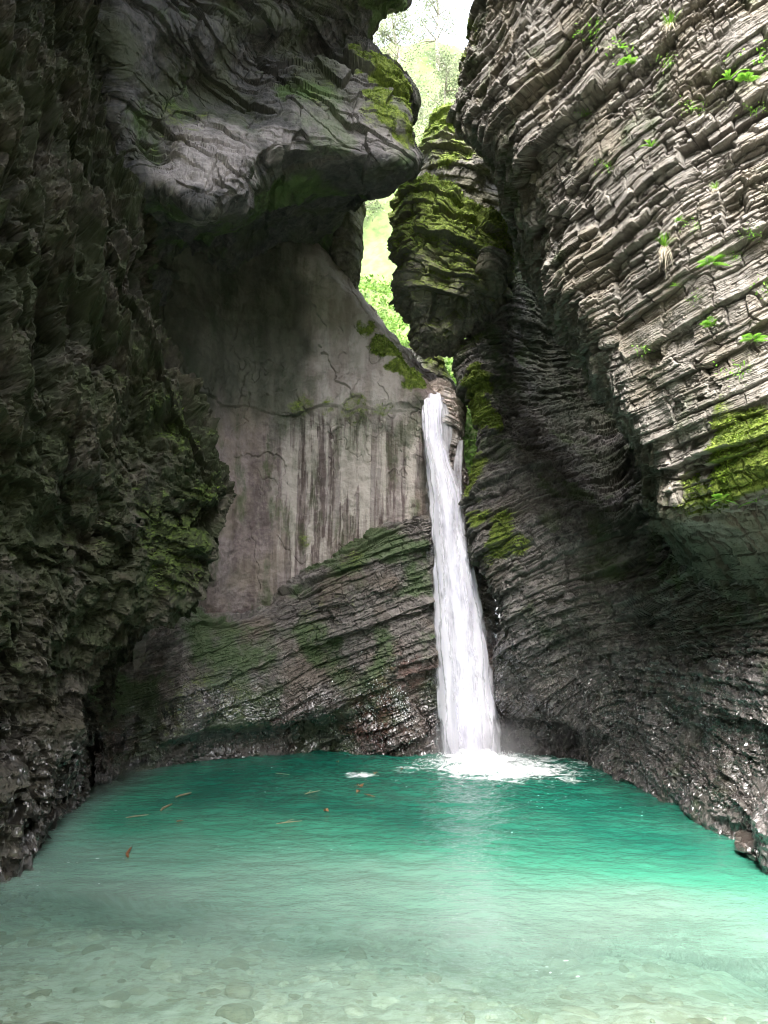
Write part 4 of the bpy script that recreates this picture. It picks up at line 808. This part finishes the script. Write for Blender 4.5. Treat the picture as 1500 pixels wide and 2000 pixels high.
def plant(kind, px, py, size, label, grp, seed):
    w_ = wall_point(px, py)
    if w_ is None: print('no wall at', px, py); return
    p, n = w_; n = unit(n * .6 + np.array([-.45, -.6, .35])); rg = np.random.RandomState(seed); p = p + n * .02; size = size * 1.35
    name = {'grass': 'grass_tuft', 'fern': 'fern', 'strap': 'hart_fern', 'herb': 'leafy_plant'}[kind]
    root = bpy.data.objects.new(name, None); COL.objects.link(root); root.location = p
    tag(root, label, {'grass': 'grass tuft', 'fern': 'fern', 'strap': 'fern', 'herb': 'plant'}[kind], grp)
    O = (0, 0, 0)
    if kind == 'grass':
        mesh_from('green_blades', *join([blade(O, n * .5 + rg.normal(0, .3, 3) + [0, 0, .9], size * rg.uniform(.6, 1.1), size * .018, .35, rg) for k in range(34)]), M_GRASS, parent=root)
        mesh_from('dry_blades', *join([blade(O, n * .7 + rg.normal(0, .25, 3) + [0, 0, .1], size * rg.uniform(.6, 1.2), size * .014, 1.1, rg) for k in range(26)]), M_DRY, parent=root)
    elif kind == 'fern':
        for k in range(6):
            a = (k - 2.5) * .5; d = n * .55 + np.array([math.sin(a), 0, math.cos(a) * .7]) + rg.normal(0, .12, 3)
            mesh_from('frond', *frond(O, d, size * rg.uniform(.7, 1.1), .45, rg), M_FERN, parent=root)
    elif kind == 'strap':
        for k in range(7):
            a = (k - 3) * .55; d = n * .6 + np.array([math.sin(a), 0, math.cos(a) * .9]) + rg.normal(0, .1, 3)
            mesh_from('leaf', *blade(O, d, size * rg.uniform(.7, 1.1), size * .07, .7, rg, 7), M_FERN, parent=root)
    else:
        parts = []
        for k in range(46):
            c = rg.normal(0, 1, 3) * [size * .5, size * .25, size * .32] + n * size * .12; parts.append(blade(c, rg.normal(0, 1, 3) + n, size * rg.uniform(.12, .22), size * .05, .2, rg, 2))
        for k in range(6): parts.append(blade(O, n * .5 + rg.normal(0, .5, 3), size * .5, .004, .2, rg, 3))
        mesh_from('leaves', *join(parts), M_FERN, parent=root)
GP = 'plants growing from the right cliff'
PL = [('grass', 1302, 52, .34, 'grass tuft with dry hanging blades near the top edge of the cliff'),
      ('grass', 1290, 482, .30, 'grass tuft with long dry skirt halfway down the pale cliff'),
      ('strap', 1418, 160, .34, 'large strap leaved fern near the right edge of the upper cliff'),
      ('strap', 1262, 285, .24, 'yellowish strap leaved fern standing in a crack right of the moss patch'),
      ('fern', 1448, 152, .22, 'feathery fern just right of the large strap leaved fern'),
      ('fern', 1380, 522, .26, 'light green feathery fern right of the halfway grass tuft'),
      ('fern', 1462, 678, .26, 'fern near the right edge of the photo above the big moss patch'),
      ('strap', 1318, 435, .14, 'small pale strap fern above the halfway grass tuft'),
      ('strap', 1315, 568, .13, 'small yellow green fern under the halfway grass tuft'),
      ('herb', 1158, 66, .26, 'leafy plant highest on the dark left part of the cliff'),
      ('herb', 1215, 98, .36, 'trailing leafy plant in the crack below and left of the top grass tuft'),
      ('fern', 1222, 132, .18, 'pale fern under the trailing leafy plant'),
      ('herb', 1482, 118, .30, 'leafy plant at the upper right edge of the cliff'),
      ('herb', 1470, 212, .16, 'small leafy plant below the strap fern near the right edge'),
      ('herb', 1350, 210, .2, 'leafy sprig left of and below the large strap fern'),
      ('herb', 1352, 440, .16, 'small leafy sprig right of the small pale strap fern'),
      ('herb', 1460, 462, .14, 'little green sprig by the long dark ledge at the right edge'),
      ('herb', 1435, 720, .26, 'leafy patch under the fern above the big moss patch'),
      ('herb', 1352, 592, .12, 'tiny green sprig inside a dark hole in the cliff'),
      ('herb', 1432, 500, .13, 'little bright sprig right of the light green feathery fern'),
      ('herb', 1140, 225, .14, 'small green sprig on the dark blocks of the upper left cliff'),
      ('herb', 1300, 118, .2, 'leafy clump between the top grass tuft and the long dark ledge'),
      ('herb', 1180, 330, .2, 'leafy clump just right of the yellow moss patch on the left part of the cliff'),
      ('fern', 1385, 640, .2, 'little fern below the row of sprigs on the palest rock'),
      ('grass', 1395, 375, .18, 'small grass tuft right of the cliff centre between two ledges'),
      ('herb', 1255, 690, .18, 'lowest leafy sprig at the broken left edge of the pale rock'),
      ('herb', 1490, 560, .2, 'leafy sprig cut by the right edge of the photo, halfway up'),
      ('fern', 1470, 990, .42, 'drooping fern hanging from the lower edge of the big moss patch'),
      ('fern', 1405, 985, .24, 'short fern at the lower left of the big moss patch')]
for i, a in enumerate(PL): plant(*a, GP, 200 + i)

# ------------------------------------------------------------------ FLOATING STICKS, LEAVES
M_WOOD = simple('wet_stripped_wood', (.17, .11, .06), (.30, .21, .12), 12, .5)
M_DEAD = simple('brown_dead_leaf', (.13, .05, .02), (.24, .10, .04), 14, .6)
def stick(px0, py0, px1, py1, r, label, fork=False, name='stick'):
    a, c = np.array(WL(px0, py0, .03)), np.array(WL(px1, py1, .035)); mid = (a + c) / 2; d = c - a; pr = np.array([-d[1], d[0], 0]) * .06
    root_path = [a - mid, a + d * .33 + pr - mid, a + d * .66 + pr * .5 - mid, c - mid]
    r *= .7; parts = [tube(root_path, [r * .7, r, r * .9, r * .5], 7)]
    if fork: parts.append(tube([a + d * .35 + pr - mid, a + d * .6 + pr * 5 - mid, a + d * .8 + pr * 6 - mid], [r * .7, r * .5, r * .25], 6))
    V, f = join(parts); o = mesh_from(name, V, f, M_WOOD if name != 'bark_piece' else M_DEAD, smooth=True); o.location = mid
    tag(o, label, 'stick' if name == 'stick' else 'bark', 'debris floating on the pool')
stick(343, 1557, 374, 1548, .03, 'straight orange stick floating highest at the left of the pool')
stick(314, 1583, 336, 1570, .035, 'short thick pale stick floating below the straight orange stick')
stick(246, 1597, 290, 1591, .018, 'thin brown stick floating nearest the left wall')
stick(540, 1609, 590, 1603, .014, 'forked thin twig floating in the middle of the green water', True)
stick(595, 1551, 625, 1544, .018, 'pale twig floating left of the brown leaves', True)
stick(538, 1510, 566, 1513, .014, 'dark twig floating near the foot of the layered rock')
stick(250, 1673, 256, 1655, .035, 'reddish upright looking bark piece floating at the left, nearest the camera', name='bark_piece')
stick(345, 1604, 358, 1602, .02, 'small curved reddish bark strip floating below the sticks', name='bark_piece')
stick(712, 1551, 732, 1556, .022, 'orange bark strip floating just below the two brown leaves', name='bark_piece')
def dead_leaf(px, py, s, ang, label):
    p = WL(px, py, .03); a = np.linspace(0, 2 * np.pi, 15)[:-1]; r = .7 * s * (1 + .25 * np.cos(5 * a) + .35 * np.cos(a))
    ring = np.stack([r * np.cos(a + ang), r * .7 * np.sin(a + ang), .012 + .03 * np.cos(2 * a)], 1)
    V = np.concatenate([[[0, 0, .0]], ring * [.5, .5, .6], ring]); k = len(a); q = np.arange(k); q2 = (q + 1) % k
    f = np.concatenate([np.stack([q * 0, 1 + q, 1 + q2], 1), np.stack([1 + q, 1 + k + q, 1 + k + q2], 1), np.stack([1 + q, 1 + k + q2, 1 + q2], 1)])
    stem = tube([(0, 0, .0), (-s * 1.2 * math.cos(ang), -s * 1.2 * math.sin(ang), .02)], [.006, .004], 5)
    V, f = join([(V, f), stem]); o = mesh_from('dead_leaf', V, f, M_DEAD, smooth=True); o.location = p; tag(o, label, 'leaf', 'debris floating on the pool')
dead_leaf(702, 1534, .12, .5, 'largest brown leaf floating left of the foam')
dead_leaf(700, 1546, .07, 2.2, 'small orange leaf floating right under the largest brown leaf')
dead_leaf(636, 1583, .075, 1.1, 'single brown leaf floating alone in the green middle of the pool')
dead_leaf(733, 1510, .07, 3, 'brown leaf floating beside the small patch of foam')
dead_leaf(660, 1488, .05, 4, 'tiny orange leaf floating nearest the layered rock')
dead_leaf(785, 1502, .06, 5, 'orange leaf floating at the left edge of the main foam')


# ------------------------------------------------------------------ MIST at the foot of the fall
M_MIST, t = new_mat('fine_spray_mist'); b = NB(t); g = b.n('ShaderNodeTexCoord'); gr = b.n('ShaderNodeVectorMath', operation='LENGTH'); t.links.new(g.outputs['Object'], gr.inputs[0])
fall_ = b.ramp(gr.outputs['Value'], 1.0, .15); pv = b.n('ShaderNodeVolumePrincipled'); t.links.new(b.math('MULTIPLY', fall_, .3), pv.inputs['Density']); pv.inputs['Color'].default_value = rgb(.97, .97, 1)
oo = b.n('ShaderNodeOutputMaterial'); t.links.new(pv.outputs[0], oo.inputs['Volume'])
mi = mesh_from('mist', BV, BF, M_MIST, smooth=True); mi.location = (FALL[0] + .2, FALL[1] - 1.0, .35); mi.scale = (2.2, 1.5, 1.2)
tag(mi, 'soft white mist drifting round the foot of the waterfall', kind='stuff')
